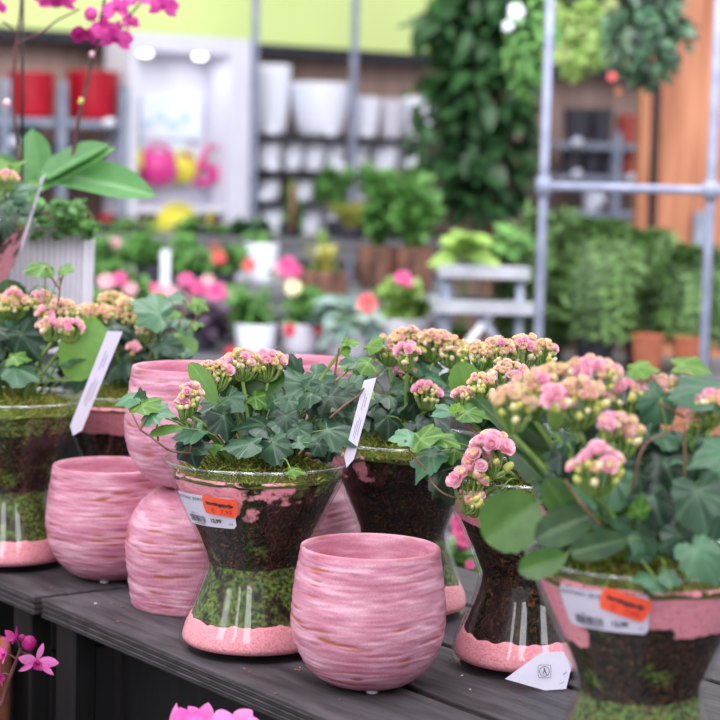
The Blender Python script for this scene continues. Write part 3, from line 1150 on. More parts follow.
def pot_mesh(seed):
    mb = MB()
    outer = smooth2(PP, 10)
    prof = outer + PLIP + PIN
    no = len(outer)

    def band(th, z):
        w = .006 * mn.noise(Vector((cos(th) * .9, sin(th) * .9, seed + 3)))
        zz = z + w
        a = mn.noise(Vector((cos(th) * 2.0 + seed * 7, sin(th) * 2.0, zz * 290)))
        b = mn.noise(Vector((cos(th) * 3.6 + seed * 3, sin(th) * 3.6, zz * 420 + 5)))
        c = mn.noise(Vector((cos(th) * 1.1 + seed, sin(th) * 1.1, zz * 110 + 11)))
        return a * .65 + b * .4 + c * .3

    def f(th, i, r, z):
        if i >= no or r < .042:
            return r
        k = min(1, (r - .042) / .01) * min(1, (.134 - z) / .01)
        return r + band(th, z) * .0013 * k

    def at_(th, i, r, z):
        if i >= no + 5:
            return .2, 0
        if i >= no:
            return .66 + .3 * mn.noise(Vector((cos(th) * 3, sin(th) * 3, seed))), 0
        b = band(th, z)
        m = mn.noise(Vector((cos(th) * 1.4 + seed * 2, sin(th) * 1.4, z * 26 + 3)))
        return max(0, min(1, .34 - b * 1.15 + m * .45)), 0
    lathe(mb, prof, 200, func=f, attr=at_)
    return mb.mesh('pot_body', [MATS['glaze']])


POTM = [pot_mesh(1), pot_mesh(2), pot_mesh(3)]
PADM = None


def pink_pot(label, P, mi, rz, flip=False, group=None):
    global PADM
    root = thing('ceramic_plant_pot', label, 'plant pot', P, rz, group)
    o = bpy.data.objects.new('pot_body', POTM[mi]); COL.objects.link(o); o.parent = root
    if flip:
        o.rotation_euler = (pi, 0, 0); o.location = (0, 0, .134)
    else:
        o.location = (0, 0, .0032)
        for k in range(3):
            a = 2 * pi * k / 3 + .4
            if PADM is None:
                m = MB(); lathe(m, [(.00005, 0), (.005, 0), (.0058, .001), (.0055, .0031), (.00005, .0032)], 12)
                PADM = m.mesh('felt_pad', [OFFWHITE])
            q = bpy.data.objects.new('felt_pad', PADM); COL.objects.link(q); q.parent = root
            q.location = (.029 * cos(a), .029 * sin(a), 0)
    return root


pink_pot('ridged pink glazed pot standing alone in front of the middle glass planter', on(366.5, 685), 0, .3)
pink_pot('ridged pink glazed pot at the left, upright on the table beside the stacked pair', on(108, 577.5), 1, 2.2)
p4 = on(191, 604)
pink_pot('pink glazed pot turned upside down, base of the left stack', p4, 2, 1.0, True)
pink_pot('upright pink glazed pot on top of the left stack, ivy hanging before it', p4 + Vector((-.003, 0, .1342)), 1, .2)
p6 = on(297, 588)
pink_pot('pink glazed pot turned upside down behind the middle glass planter', p6, 0, 4.0, True)
pink_pot('upright pink glazed pot on the rear stack, only its rim above the ivy', p6 + Vector((0, 0, .1342)), 2, 3.1)

# ================================================================== GLASS PLANTERS
def blob(d, z, d0, d1, z0, z1, sd=14.0, sz=.009):
    """soft box in angle and height: 1 inside, 0 outside"""
    f = lambda x: max(0.0, min(1.0, x + .5))
    return min(f((d - d0) / sd), f((d1 - d) / sd), f((z - z0) / sz), f((z1 - z) / sz))


def pinks(*bl):
    return lambda d, z: .2 + .75 * max(v * blob(d, z, *q) for v, q in bl)


A = planter(253, 648, 'glass hourglass planter in the middle with price stickers, ivy trailing to the left', 11,
            ivy=[(127, 398, 25, 190, .72, 0, -.07), (141, 396, 16, 100, .45, 0, -.065), (158, 413, 32, 5, .68, 0, -.08), (188, 433, 36, 195, .55, 0, -.07), (190, 452, 30, -80, .05, 0, -.07),
                 (219, 385, 36, 125, .62), (233, 402, 28, -40, .5), (212, 407, 34, 205, .42), (208, 418, 22, 215, .3), (226, 424, 36, -70, .16),
                 (241, 444, 44, 185, .36), (274, 450, 34, -80, .34), (298, 380, 46, 150, .46), (296, 367, 24, 100, .28), (323, 380, 40, -35, .5), (341, 392, 26, -65, .5),
                 (272, 398, 40, 20, .42), (293, 407, 32, -50, .42), (310, 405, 24, -110, .26), (323, 409, 24, -30, .4), (257, 424, 40, 160, .2), (268, 433, 30, 190, .3),
                 (304, 431, 30, -20, .32), (337, 432, 44, -10, .3), (303, 443, 20, -10, .45), (286, 422, 26, -90, .15), (353, 384, 26, 40, .45), (330, 412, 22, -60, .35),
                 (246, 396, 28, 150, .5), (352, 362, 24, 170, .5), (320, 448, 20, -60, .2), (200, 446, 24, 20, .3), (180, 446, 14, 20, .5)],
            fresh=[(149, 406, 34, -8, .4, -.075), (362, 362, 30, 170, .35), (366, 392, 20, -30, .75), (345, 343, 12, 90, .7, .0), (351, 342, 18, 0, .5, .0), (345, 351, 12, -80, .7, .0),
                   (241, 389, 24, -30, .35), (260, 400, 24, -25, .3), (295, 470, 18, 0, .3), (212, 444, 22, 10, .25)],
            kal=[(204, 383, 22, 48, 118, .75, -.04), (262, 386, 34, 50, 40, .25, .0), (166, 430, 16, 34, 185, .6, -.085, (0, -.5, .8)), (228, 392, 30, 40, 80, .2, .01)],
            clusters=[(214, 371, 36, 14, (3, 4, 2), -.02), (243, 360, 34, 16, (2, 4, 4), -.01), (268, 361, 34, 16, (5, 3, 3), 0), (190, 394, 20, 20, (8, 1, 2), -.06), (184, 404, 14, 10, (8, 1, 1), -.06), (231, 366, 30, 12, (2, 3, 4), .01)],
            vines=[[(206, 452, -.05), (190, 453, -.07), (172, 451, -.085), (160, 444, -.09), (150, 436, -.09), (141, 430, -.09), (135, 420, -.085), (130, 408, -.075)], [(140, 430, -.09), (145, 420, -.085), (148, 412, -.08)],
                   [(158, 441, -.085), (157, 425, -.08), (158, 416, -.08)], [(190, 452, -.07), (192, 435, -.07), (194, 420, -.065)],
                   [(330, 418, -.05), (345, 405, -.05), (358, 396, -.05), (364, 388, -.05)], [(335, 375, 0), (337, 360, 0), (339, 348, 0)]],
            pink=pinks((1, (-110, -12, .150, .3)), (.40, (-20, 10, .136, .3, 25, .02)), (.45, (0, 60, .160, .170)), (.5, (-40, 30, .166, .3))), moss=lambda d, z: (.62 if z < .09 else (.40 if z < .17 else .6)),
            sticker=(-42, .1535, .02, -.10, (.0225, .0075)), tagp=((371, 376, -.045), (349, 458, -.055), 11, (0, -1, .2)), fill=34, dome=(205, 365, 350, 460))

B = planter(8, 562, 'glass planter cut by the left edge, with round green leaf and wide white tag', 23, sc=1.04,
            ivy=[(25, 311, 36, 100, .42), (38, 291, 26, 25, .42), (26, 343, 42, -60, .16), (43, 338, 26, 190, .4), (69, 355, 34, 5, .38), (22, 370, 36, -15, .5), (4, 366, 30, 200, .3), (56, 334, 14, 60, .4),
                 (-10, 340, 40, 160, .3), (-30, 360, 40, 200, .3), (8, 333, 24, 100, .4)],
            fresh=[(38, 266, 32, 180, .3, -.02), (66, 269, 16, 0, .4, -.02), (18, 357, 24, 0, .4), (5, 312, 18, 0, .6)],
            kal=[(83, 350, 50, 66, 70, .85, -.03), (42, 325, 40, 40, 0, .3, .02), (10, 300, 36, 40, 100, .2, .04)],
            clusters=[(12, 302, 40, 14, (1, 6, 2), .02), (42, 300, 22, 16, (4, 4, 2), .01), (14, 294, 12, 8, (1, 6, 1), .02), (52, 325, 24, 12, (8, 2, 0), -.03), (70, 326, 26, 12, (7, 3, 1), -.03), (62, 309, 30, 14, (1, 5, 4), .0), (45, 314, 12, 12, (8, 1, 0), -.01)],
            vines=[[(55, 330, 0), (57, 310, -.01), (60, 290, -.02), (60, 277, -.02)], [(60, 290, -.02), (50, 275, -.02), (46, 267, -.02)], [(60, 285, -.02), (64, 272, -.02)]],
            pink=pinks((.2, (-90, 90, .15, .3))), moss=lambda d, z: (.62 if z < .09 else (.46 if z < .16 else .7)),
            tagp=((116, 329, -.05), (76, 428, -.055), 14, (.1, -1, .15)), fill=12, dome=(-30, 300, 80, 400))

C = planter(124, 541, 'shadowed glass planter standing behind the left pink pots, peach flowers above it', 37,
            ivy=[(150, 309, 42, 150, .62, 0, -.04), (178, 297, 22, 160, .5), (164, 321, 20, 200, .3), (186, 323, 26, -30, .55), (172, 313, 18, 20, .4), (166, 349, 28, -60, .3), (140, 345, 36, -120, .15), (120, 362, 40, 215, .3),
                 (146, 335, 34, -30, .2), (128, 335, 30, -100, .1), (190, 352, 18, 0, .4)],
            fresh=[(198, 302, 20, -10, .4), (160, 342, 20, 60, .6), (166, 337, 10, 80, .8), (175, 314, 20, 170, .3), (195, 322, 20, 0, .35), (178, 335, 12, 0, .3), (158, 296, 20, 180, .3)],
            kal=[(184, 349, 26, 30, 40, .6, -.02), (120, 350, 40, 50, 100, .12, .03)],
            clusters=[(94, 313, 36, 14, (1, 6, 4), .0), (118, 315, 36, 14, (1, 6, 4), .0), (112, 299, 26, 14, (0, 5, 5), .02), (126, 305, 18, 12, (1, 6, 4), 0), (147, 327, 20, 14, (1, 4, 5), -.02), (134, 349, 10, 8, (8, 1, 0), -.03)],
            vines=[[(152, 362, 0), (150, 345, -.02), (154, 325, -.03)], [(175, 360, 0), (176, 335, 0), (182, 315, 0), (184, 300, 0)], [(184, 330, 0), (196, 318, 0), (198, 304, 0)]],
            pink=pinks((.8, (-90, 90, .15, .3))), moss=lambda d, z: .3, fill=22, dome=(85, 305, 190, 395))

D = planter(400.5, 612, 'glass planter filled with dark soil behind the lone pink pot', 41,
            ivy=[(403, 398, 0, 0, 0)][:0] + [(396, 400, 34, -30, .3), (389, 424, 34, -80, .16), (366, 414, 30, 190, .16), (403, 387, 26, -5, .4), (424, 363, 36, -12, .42), (434, 378, 24, -10, .6), (398, 368, 20, 20, .4),
                 (412, 408, 30, -80, .22), (431, 404, 30, -50, .25), (420, 430, 30, -60, .12), (375, 396, 26, 150, .3), (376, 372, 26, 30, .5), (440, 420, 30, -20, .2), (446, 396, 24, -40, .3), (364, 380, 24, 60, .5)],
            fresh=[(371, 343, 22, 50, .5, 0), (386, 358, 20, 170, .4), (357, 366, 30, 160, .3)],
            kal=[(440, 395, 26, 50, 60, .2, .02), (408, 372, 30, 44, 100, .2, .03), (372, 430, 26, 44, 200, .1, .0)],
            clusters=[(388, 346, 30, 16, (1, 5, 5), .02), (408, 338, 36, 18, (1, 6, 4), .03), (434, 340, 38, 18, (1, 6, 4), .03), (452, 348, 34, 16, (2, 5, 4), .03), (407, 352, 20, 18, (9, 1, 0), -.03), (427, 391, 24, 16, (6, 3, 2), -.04), (410, 372, 26, 12, (8, 1, 0), .03)],
            vines=[[(362, 412, -.02), (375, 385, -.02), (372, 350, 0)], [(372, 380, 0), (384, 368, 0)]],
            pink=pinks((.5, (-90, -25, .155, .3)), (.35, (-30, 60, .172, .3))), moss=lambda d, z: (.55 if z < .088 else .2 if z < .17 else .5), fill=30, dome=(345, 365, 455, 450))

EE = planter(526, 665, 'glass planter with roots showing and a folded white card at its foot', 53,
             ivy=[(404, 437, 30, 175, .8, 0, -.07), (425, 460, 40, 215, .58, 0, -.08), (448, 480, 44, -55, .2, 0, -.06), (461, 400, 34, 70, .6), (444, 412, 26, 185, .75), (436, 446, 30, -20, .5), (479, 385, 36, -10, .45), (462, 436, 36, -20, .4, 0, -.05),
                  (492, 425, 30, -50, .2), (470, 455, 30, -110, .15), (500, 500, 20, -60, .3)],
             fresh=[(428, 437, 36, 20, .35, -.085), (447, 440, 30, -5, .3, -.085), (474, 413, 34, 0, .2, -.05), (450, 452, 26, 200, .25, -.07), (457, 410, 14, 60, .75, -.05)],
             kal=[(466, 386, 36, 48, 100, .7, .0), (508, 425, 28, 90, -38, .25, -.04, (.3, -.6, .7)), (540, 440, 30, 70, -60, .15, 0), (532, 465, 34, 60, -40, .2, -.05), (500, 405, 30, 40, 60, .2, .02)],
             clusters=[(478, 352, 34, 16, (2, 5, 5), .05), (500, 349, 36, 20, (1, 6, 4), .05), (524, 347, 34, 20, (1, 5, 5), .05), (544, 350, 24, 18, (1, 4, 6), .05), (510, 374, 38, 22, (5, 5, 2), .0), (482, 382, 22, 14, (3, 4, 3), -.02), (463, 393, 14, 10, (3, 6, 0), -.02),
                       (494, 449, 40, 30, (9, 1, 0), -.09, 1.55, .1), (466, 484, 32, 34, (9, 1, 0), -.095, 1.55, .2), (478, 464, 30, 26, (9, 1, 0), -.09, 1.45, .1), (474, 500, 16, 10, (3, 1, 5), -.09, 1.0, 1.2)],
             vines=[[(405, 440, -.075), (412, 455, -.08), (425, 468, -.085), (434, 485, -.09), (447, 495, -.095), (465, 499, -.095), (490, 500, -.09), (512, 490, -.06)],
                    [(458, 412, -.05), (466, 425, -.055), (480, 434, -.055), (494, 430, -.05)]],
             pink=pinks((1, (-110, 20, .150, .3)), (.5, (15, 60, .165, .3))), moss=lambda d, z: (.34 if z < .09 else .28), fill=22, dome=(460, 385, 600, 470), topz=.182)

PF = at(645, 552, 1.575); PF.z = T
G_ = planter(0, 0, 'largest glass planter at the right front with orange discount sticker', 67, loc=PF,
             ivy=[(668, 470, 66, -60, .12), (655, 407, 46, 235, .5), (706, 388, 70, 175, .48, 0, -.02), (620, 382, 24, -30, .6), (575, 492, 46, 170, .78), (612, 492, 50, -110, .72), (590, 516, 40, -30, .55), (700, 505, 64, -80, .3, 0, -.09),
                  (655, 508, 50, -70, .15, 0, -.07), (645, 537, 36, -40, .55), (650, 578, 34, 160, .55, 0, -.10), (672, 576, 26, -20, .5, 0, -.10), (702, 560, 52, -60, .62, 0, -.11), (716, 455, 50, 180, .5, 0, -.07), (690, 440, 40, 0, .45), (640, 448, 44, -30, .4),
                  (680, 545, 40, -90, .15, 0, -.08), (730, 520, 60, -60, .3), (620, 520, 34, -20, .4), (560, 470, 30, 160, .6), (672, 458, 20, 180, .8), (610, 458, 30, -60, .3), (640, 555, 28, 0, .3)],
             fresh=[(642, 366, 32, 10, .55, .02), (690, 364, 40, 5, .5, .02), (640, 508, 26, 70, .2, -.09), (600, 540, 24, -120, .25), (560, 460, 34, 200, .5), (660, 382, 26, -20, .2), (697, 432, 30, 30, .2), (706, 400, 24, -30, .2), (615, 510, 20, 0, .4), (594, 500, 20, -90, .3)],
             kal=[(512, 520, 64, 66, 215, .45, -.05, (-.1, -1, .25)), (543, 563, 30, 50, 195, .4, -.09, (0, -1, .3)), (566, 525, 40, 66, 200, .12, -.07), (560, 500, 34, 50, 120, .35, -.05), (600, 545, 30, 60, 190, .12, -.085), (585, 470, 40, 60, 80, .15, .02), (630, 430, 40, 60, 70, .12, .04), (525, 425, 28, 70, 140, .18, .02), (540, 455, 30, 70, 120, .3, .02), (700, 470, 50, 70, 60, .15, .04)],
             clusters=[(512, 402, 40, 28, (1, 6, 5), -.03, 1.15), (536, 388, 44, 30, (3, 6, 3), .0, 1.15), (556, 402, 26, 30, (9, 1, 0), -.04, 1.15), (580, 397, 48, 32, (1, 5, 6), -.03, 1.15), (592, 372, 52, 24, (5, 6, 2), .02, 1.1), (560, 376, 44, 18, (0, 2, 8), .03, 1.1),
                       (628, 393, 40, 18, (9, 2, 0), .02, 1.3), (655, 385, 44, 12, (1, 7, 3), .03), (620, 430, 40, 24, (3, 7, 2), -.04), (598, 465, 48, 28, (8, 2, 1), -.07, 1.4), (613, 421, 16, 10, (9, 1, 0), -.05), (712, 402, 40, 18, (3, 7, 1), -.02), (700, 418, 20, 10, (8, 1, 0), 0)],
             vines=[[(600, 525, -.07), (585, 508, -.08), (575, 495, -.08), (565, 480, -.08)], [(632, 500, -.05), (636, 470, -.06), (645, 445, -.06), (662, 435, -.06), (680, 424, -.055), (700, 420, -.05)], [(684, 500, -.05), (685, 460, -.05), (684, 424, -.05)],
                    [(690, 420, 0), (640, 390, .02), (642, 368, .02)]],
             pink=pinks((1, (-120, 120, .156, .3)), (1, (22, 75, .146, .3, 20)), (1, (-95, -42, .132, .3, 25, .02))),
             moss=lambda d, z: (.7 if z < .088 else .42), sticker=(-21, .168, .015, -.32, (.0185, .0085)), fill=64, dome=(545, 385, 740, 570))

PG = Vector((-.545, 2.755, RZ))
GG = planter(0, 0, 'glass planter high at the left edge on the black crate, beside the orchid', 79, loc=PG,
             ivy=[(18, 191, 30, 40, .55, 0, -.05), (2, 176, 26, 120, .5, 0, -.03), (24, 205, 20, -20, .4, 0, -.05), (-20, 180, 40, 100, .4), (5, 225, 30, -110, .1, 0, -.08), (4, 205, 26, 190, .3)],
             fresh=[(14, 168, 24, 60, .4, -.03), (3, 163, 20, 150, .4, -.03), (28, 185, 22, 20, .3, -.04), (12, 214, 20, 150, .4, -.05)],
             clusters=[(6, 177, 18, 12, (2, 6, 2), -.06), (-30, 165, 50, 20, (2, 6, 2), 0)],
             pink=pinks((.5, (20, 120, .1, .3, 30))), moss=lambda d, z: .5, tagp=((44, 174, -.02), (22, 245, -.045), 5, (1, -.25, 0)), fill=8, dome=(-100, 170, 20, 215))

# folded care card against the foot of the rooty planter
cc = on(545, 691)
cY = cc.y
pts = [at(505, 679, cY), at(545, 690.5, cY), at(566, 689, cY), at(572, 665, cY + .004), at(563, 651.5, cY + .006), at(540, 653.5, cY + .006)]
mn_z = min(p.z for p in pts)
pts = [p + Vector((0, 0, T + .0006 - mn_z)) for p in pts]
mb = MB()
n = Vector((0, -.0004, 0))
mb.add([p + n for p in pts] + [p - n for p in pts], [tuple(range(6)), tuple(range(11, 5, -1))] + [(i, i + 6, (i + 1) % 6 + 6, (i + 1) % 6) for i in range(6)], 0)


def cpt(x, y):
    p = at(x, y, cY + .003 - .0035)
    return p + Vector((0, 0, T + .0006 - mn_z))


def ring(cx, cy, r, w, n=20, sq=False):
    a, b = [], []
    for k in range(n):
        t = 2 * pi * k / n
        c_, s_ = cos(t), sin(t)
        m = 1 / max(abs(c_), abs(s_)) if sq else 1
        m = min(m, 1.3)
        a.append(cpt(cx + r * m * c_, cy + r * m * s_)); b.append(cpt(cx + (r - w) * m * c_, cy + (r - w) * m * s_))
    mb.add(a + b, [(k, (k + 1) % n, (k + 1) % n + n, k + n) for k in range(n)], 1)


ring(544.5, 671.5, 5.2, .5); ring(544.5, 671.5, 6.6, .4, 24, True)
for (xa, ya, xb, yb, w) in ((543.5, 668, 544.5, 672, 1.1), (544.5, 671, 546.5, 675.5, .9), (544, 670, 542.5, 674, .7), (563, 675, 566, 672, .8), (559, 684, 564, 682, .7)):
    mb.add([cpt(xa, ya), cpt(xb, yb), cpt(xb + w, yb), cpt(xa + w, ya)], [(0, 1, 2, 3)], 1)
tag(mb.build('care_card', [WHITE_LABEL, INK], smooth=False), 'white pointed card with a small round emblem leaning at the foot of the rooty planter', 'card')

# little crumbs of potting soil and dried petals on the boards
rg = random.Random(4)
crumb_spots = [(300, 668), (306, 667), (311, 669), (316, 667), (322, 668), (296, 670), (250, 672), (244, 669), (331, 672), (276, 694), (112, 604), (122, 607), (96, 604), (52, 588), (118, 622), (450, 660), (470, 690), (430, 700), (340, 700), (520, 700), (462, 676), (300, 671), (318, 665)]
for i, (x, y) in enumerate(crumb_spots):
    p = on(x, y)
    uv = TIM @ p
    if uv.y < .004:
        continue
    mb = MB()
    sphere(mb, (0, 0, 0), (rg.uniform(.0012, .003), rg.uniform(.0008, .0016), .0006), seg=6, rings=4, M=Matrix.Rotation(rg.uniform(0, 3), 3, 'Z'))
    o = mb.build('soil_crumb', TERRA if i % 4 else OFFWHITE)
    o.location = p + Vector((0, 0, .0007))
    tag(o, 'tiny dry crumb lying on the black boards of the table', 'crumb', 'crumbs scattered on the table')

# ================================================================== ORCHIDS
def orchid_flower(root, rl, p, nrm, r, seed, mat=None, name='orchid_flower', narrow=1.0, closed=0.0):
    rg = random.Random(seed)
    mat = mat or MAGENTA
    q = orient(nrm, 0)
    mb = MB()
    up = q.inverted() @ Vector((0, 0, 1))
    rot = atan2(up.y, up.x) - pi / 2 + rg.uniform(-.2, .2)

    def petal(a, L, w, lift, m=0):
        a += rot
        d = Vector((cos(a), sin(a), 0)); nn = Vector((0, 0, 1))
        t = d * cos(lift) + nn * sin(lift)
        oval_leaf(mb, t * L * .52, t, nn * cos(lift) - d * sin(lift), w, L, .5, m, 0, rg.uniform(-.05, .25), rg.uniform(-.2, .25), 'oval', 7, 4)
    L = r
    for a in (90, 210, 330):
        petal(radians(a), L, L * .55 * narrow, .1 + closed)
    for a in (8, 172):
        petal(radians(a), L * 1.0, L * .95 * narrow, .15 + closed)
    for a in (240, 300, 270):
        petal(radians(a), L * .5, L * .32, .9, 1)
    sphere(mb, (0, 0, r * .12), (r * .1, r * .1, r * .16), mi=1, seg=8, rings=5)
    vs = [Vector(v) for v in mb.v]
    mb.v = [tuple(q @ v + p) for v in vs]
    return mb.build(name, [mat, MAGENTA_D], root, off=rl)


# white ribbed pot with the tall orchid on the crate
PO = Vector((-.4635, 2.955, RZ))
root = thing('potted_orchid', 'magenta orchid with broad leaves in a ribbed white pot on the black crate', 'orchid', PO)
oz = at(60, 226, PO.y - .06).z - RZ
mb = MB()
hw = .0665
ribs = []
NR = 15


def rib_ring(z, w, depth=.0012):
    out = []
    for sgn in range(4):
        a = pi / 2 * sgn
        for k in range(NR * 2):
            t = (k / (NR * 2) - .5) * 2
            x = t * (w - .006) ; y = -w + (depth if (k % 2) else 0)
            ca, sa = cos(a), sin(a)
            out.append((x * ca - y * sa, x * sa + y * ca, z))
    return out


rings = [(0, hw * .94), (.004, hw * .95), (oz - .006, hw), (oz - .001, hw), (oz, hw - .001), (oz, hw - .004), (oz - .02, hw - .005)]
M_ = NR * 8
for z, w in rings:
    mb.add(rib_ring(z, w, (.004) if w > hw * .9 and z < oz - .003 and z > .001 else 0), [], 0)
fs = []
for i in range(len(rings) - 1):
    for k in range(M_):
        j = (k + 1) % M_
        fs.append((i * M_ + k, i * M_ + j, (i + 1) * M_ + j, (i + 1) * M_ + k))
fs.append(tuple(range(M_))[::-1]); fs.append(tuple((len(rings) - 1) * M_ + k for k in range(M_)))
mb.f = fs; mb.m = [0] * len(fs)
o = mb.build('ribbed_pot', RIBWHITE, root, smooth=False)
o.rotation_euler = (0, 0, .12)
mb = MB()
Yo = PO.y
bz = at(30, 207, Yo)
for (c, tipa, w, L, tnt, nrm, dy, fold) in (
        ((98, 178), 352, 46, 116, .42, (.0, -.75, .8), -.03, .25),
        ((72, 160), 33, 30, 78, .40, (-.5, -.6, .5), -.03, .45),
        ((74, 166), 34, 26, 86, .7, (.3, -.5, .9), -.035, .3),
        ((36, 160), 97, 32, 64, .5, (.1, -1, .1), .02, .2),
        ((14, 178), 120, 26, 60, .3, (0, -1, .3), .03, .2),
        ((-10, 200), 180, 40, 100, .4, (0, -.7, .7), .0, .2)):
    oval_leaf(mb, at(c[0], c[1], Yo + dy), imdir(tipa, .1), Vector(nrm), w * mpp(Yo), L * mpp(Yo), tnt, 0, 0, .12, fold, 'strap', 16, 8)
mb.build('orchid_leaves', MATS['orchid_leaf'], root, off=PO)
stems = [[(24, 205), (20, 170), (16, 130), (13, 100), (15, 60), (19, 25), (22, -10)], [(78, 200), (72, 170), (76, 135), (84, 95), (92, 62), (100, 45)], [(17, 43), (38, 34), (58, 20), (70, 14), (80, 9)], [(2, 22), (10, 26), (17, 35)]]
rad = [.0024, .0032, .0016, .0014]
for i, s in enumerate(stems):
    mb = MB(); tube(mb, [at(x, y, Yo - .02) for x, y in s], rad[i], rad[i] * .8, 8)
    if i == 1:
        tube(mb, [at(80, 104, Yo - .022), at(82, 98, Yo - .022)], .0042, .0036, 8, mi=1)
    mb.build('flower_stem', [ORSTEM, BUD], root, off=PO)
mb = MB(); tube(mb, [at(100, 45, Yo - .02), at(118, 33, Yo - .025), at(128, 18, Yo - .03), at(138, 6, Yo - .03), at(147, -3, Yo - .03)], .0018, .0014, 6)
mb.build('flower_stem', [ORSTEM], root, off=PO)
for x0, x1 in ((22, 23), (94, 107)):
    mb = MB(); tube(mb, [at(x0, 205 if x0 < 50 else 55, Yo - .012), at(x1, -14, Yo - .012)], .0021, .0021, 8)
    mb.build('support_stake', BLACKP, root, off=PO)
mb = MB(); tube(mb, [at(95, 41, Yo - .026), at(104, 45, Yo - .026)], .0032, .0032, 8)
mb.build('stem_clip', BLACKP, root, off=PO)
for i, (x, y, rpx, nr, mt, cl) in enumerate((
        (87, 32, 17, (-.3, -.6, -.6), MAGENTA_D, .5), (104, 30, 15, (.4, -.9, .1), MAGENTA, .2), (116, 38, 17, (.2, -1, -.1), MAGENTA, .0), (128, 24, 13, (.7, -.5, .5), MAGENTA, .3), (117, 9, 17, (-.4, -.8, .2), MAGENTA, .1), (137, 0, 14, (.2, -.7, .6), MAGENTA, .2),
        (56, -3, 22, (0, -.6, -.9), MAGENTA, .2), (163, 6, 16, (.4, -1, 0), MAGENTA, .1), (-1, 8, 9, (.3, -1, 0), MAGENTA, .5))):
    orchid_flower(root, PO, at(x, y, Yo - .035), Vector(nr), rpx * mpp(Yo), 100 + i, mt, closed=cl)
for x, y, r in ((91, 14, 7), (7, 103, 4), (92, 54, 3)):
    mb = MB(); sphere(mb, at(x, y, Yo - .03), (r * mpp(Yo), r * mpp(Yo), r * 1.1 * mpp(Yo)))
    mb.build('orchid_bud', MAGENTA if r > 5 else BL_PINK, root, off=PO)
mb = MB(); rg = random.Random(9)
for _ in range(150):
    x = rg.uniform(20, 94); y = rg.uniform(200, 238) if x < 85 else rg.uniform(222, 248)
    if x > 60 and y > 232: y -= 10
    c = at(x, y, Yo - .078 + rg.uniform(-.012, .012))
    oval_leaf(mb, c, Vector((rg.uniform(-1, 1), -.5, rg.uniform(-1, .6))), Vector((rg.uniform(-.4, .4), -.7, .7)), rg.uniform(7, 11) * mpp(Yo), rg.uniform(9, 13) * mpp(Yo), rg.uniform(0, .6), 0, 0, .1, .1, 'oval', 4, 4)
for x in range(24, 92, 7):
    tube(mb, [at(x, 208, Yo - .05), at(x + rg.uniform(-6, 6), 222, Yo - .08), at(x + rg.uniform(-8, 8), 240, Yo - .082)], .0009, .0007, 4, mi=1)
mb.build('creeping_foliage', [MATS['plant_mid'], STEM], root, off=PO)


def pot_lathe(rt, rb, h, mat, name='pot', lip=True, seg=40):
    mb = MB()
    prof = [(.00005, 0), (rb * .93, 0), (rb, h * .03), (rb + (rt - rb) * .3, h * .15), (rb + (rt - rb) * .72, h * .5), (rt * .985, h * .85)]
    if lip:
        prof += [(rt * .99, h * .9), (rt * 1.0, h * .94)]
    prof += [(rt, h * .985), (rt * .98, h), (rt * .92, h), (rt * .9, h * .96), (rt * .88, h * .86), (.00005, h * .84)]
    lathe(mb, prof, seg)
    return mb.mesh(name, [mat])


def link(me, name, parent=None, loc=(0, 0, 0)):
    o = bpy.data.objects.new(name, me); COL.objects.link(o)
    if parent: o.parent = parent
    o.location = loc
    return o


# small orchid below the table at the left, its pot on the floor out of view
def floor_orchid(label, flow, stem, potxy, Y, buds=()):
    P = Vector((potxy[0], potxy[1], 0))
    root = thing('potted_orchid', label, 'orchid', P)
    me = pot_lathe(.06, .045, .3, TERRA, 'pot')
    link(me, 'pot', root)
    mb = MB()
    pts = [Vector((P.x, P.y, .26))] + [at(x, y, Y) for x, y in stem]
    tube(mb, pts, .003, .0018, 8)
    for f in flow:
        tube(mb, [at(f[4], f[5], Y), at((f[0] + f[4]) / 2, (f[1] + f[5]) / 2 - 2, Y), at(f[0], f[1], Y)], .0011, .0011, 5)
    mb.build('flower_stem', ORSTEM, root, off=P)
    for i, f in enumerate(flow):
        orchid_flower(root, P, at(f[0], f[1], Y - .006), Vector(f[3]), f[2] * mpp(Y), 300 + i + int(Y * 100), f[6], closed=f[7], narrow=.55)
    for x, y, r in buds:
        mb = MB(); sphere(mb, at(x, y, Y), r * mpp(Y)); mb.build('orchid_bud', MAGENTA_D, root, off=P)
    mb = MB()
    for a in range(5):
        d = Vector((cos(a * 1.25), sin(a * 1.25), .5))
        oval_leaf(mb, P + Vector((0, 0, .27)) + d * .05, d, Vector((0, 0, 1)), .045, .16, .4, 0, 0, .3, .2, 'strap')
    mb.build('orchid_leaves', MATS['orchid_leaf'], root, off=P)


floor_orchid('small magenta orchid stem rising before the gap between the tables', [
    (37, 661, 22, (.35, -.8, -.1), 21, 652, HYD_PINK, .25), (16, 640, 15, (-.5, -.6, .6), 20, 648, MAGENTA_D, .6), (5, 655, 17, (-.7, -.6, .4), 17, 660, MAGENTA, .4), (0, 676, 14, (-.6, -.8, .1), 9, 675, MAGENTA_D, .4)],
    [(-6, 740), (2, 705), (9, 680), (16, 662), (21, 648)], (-.375, 1.98), 2.12, [(29, 643, 8), (22, 638, 4)])

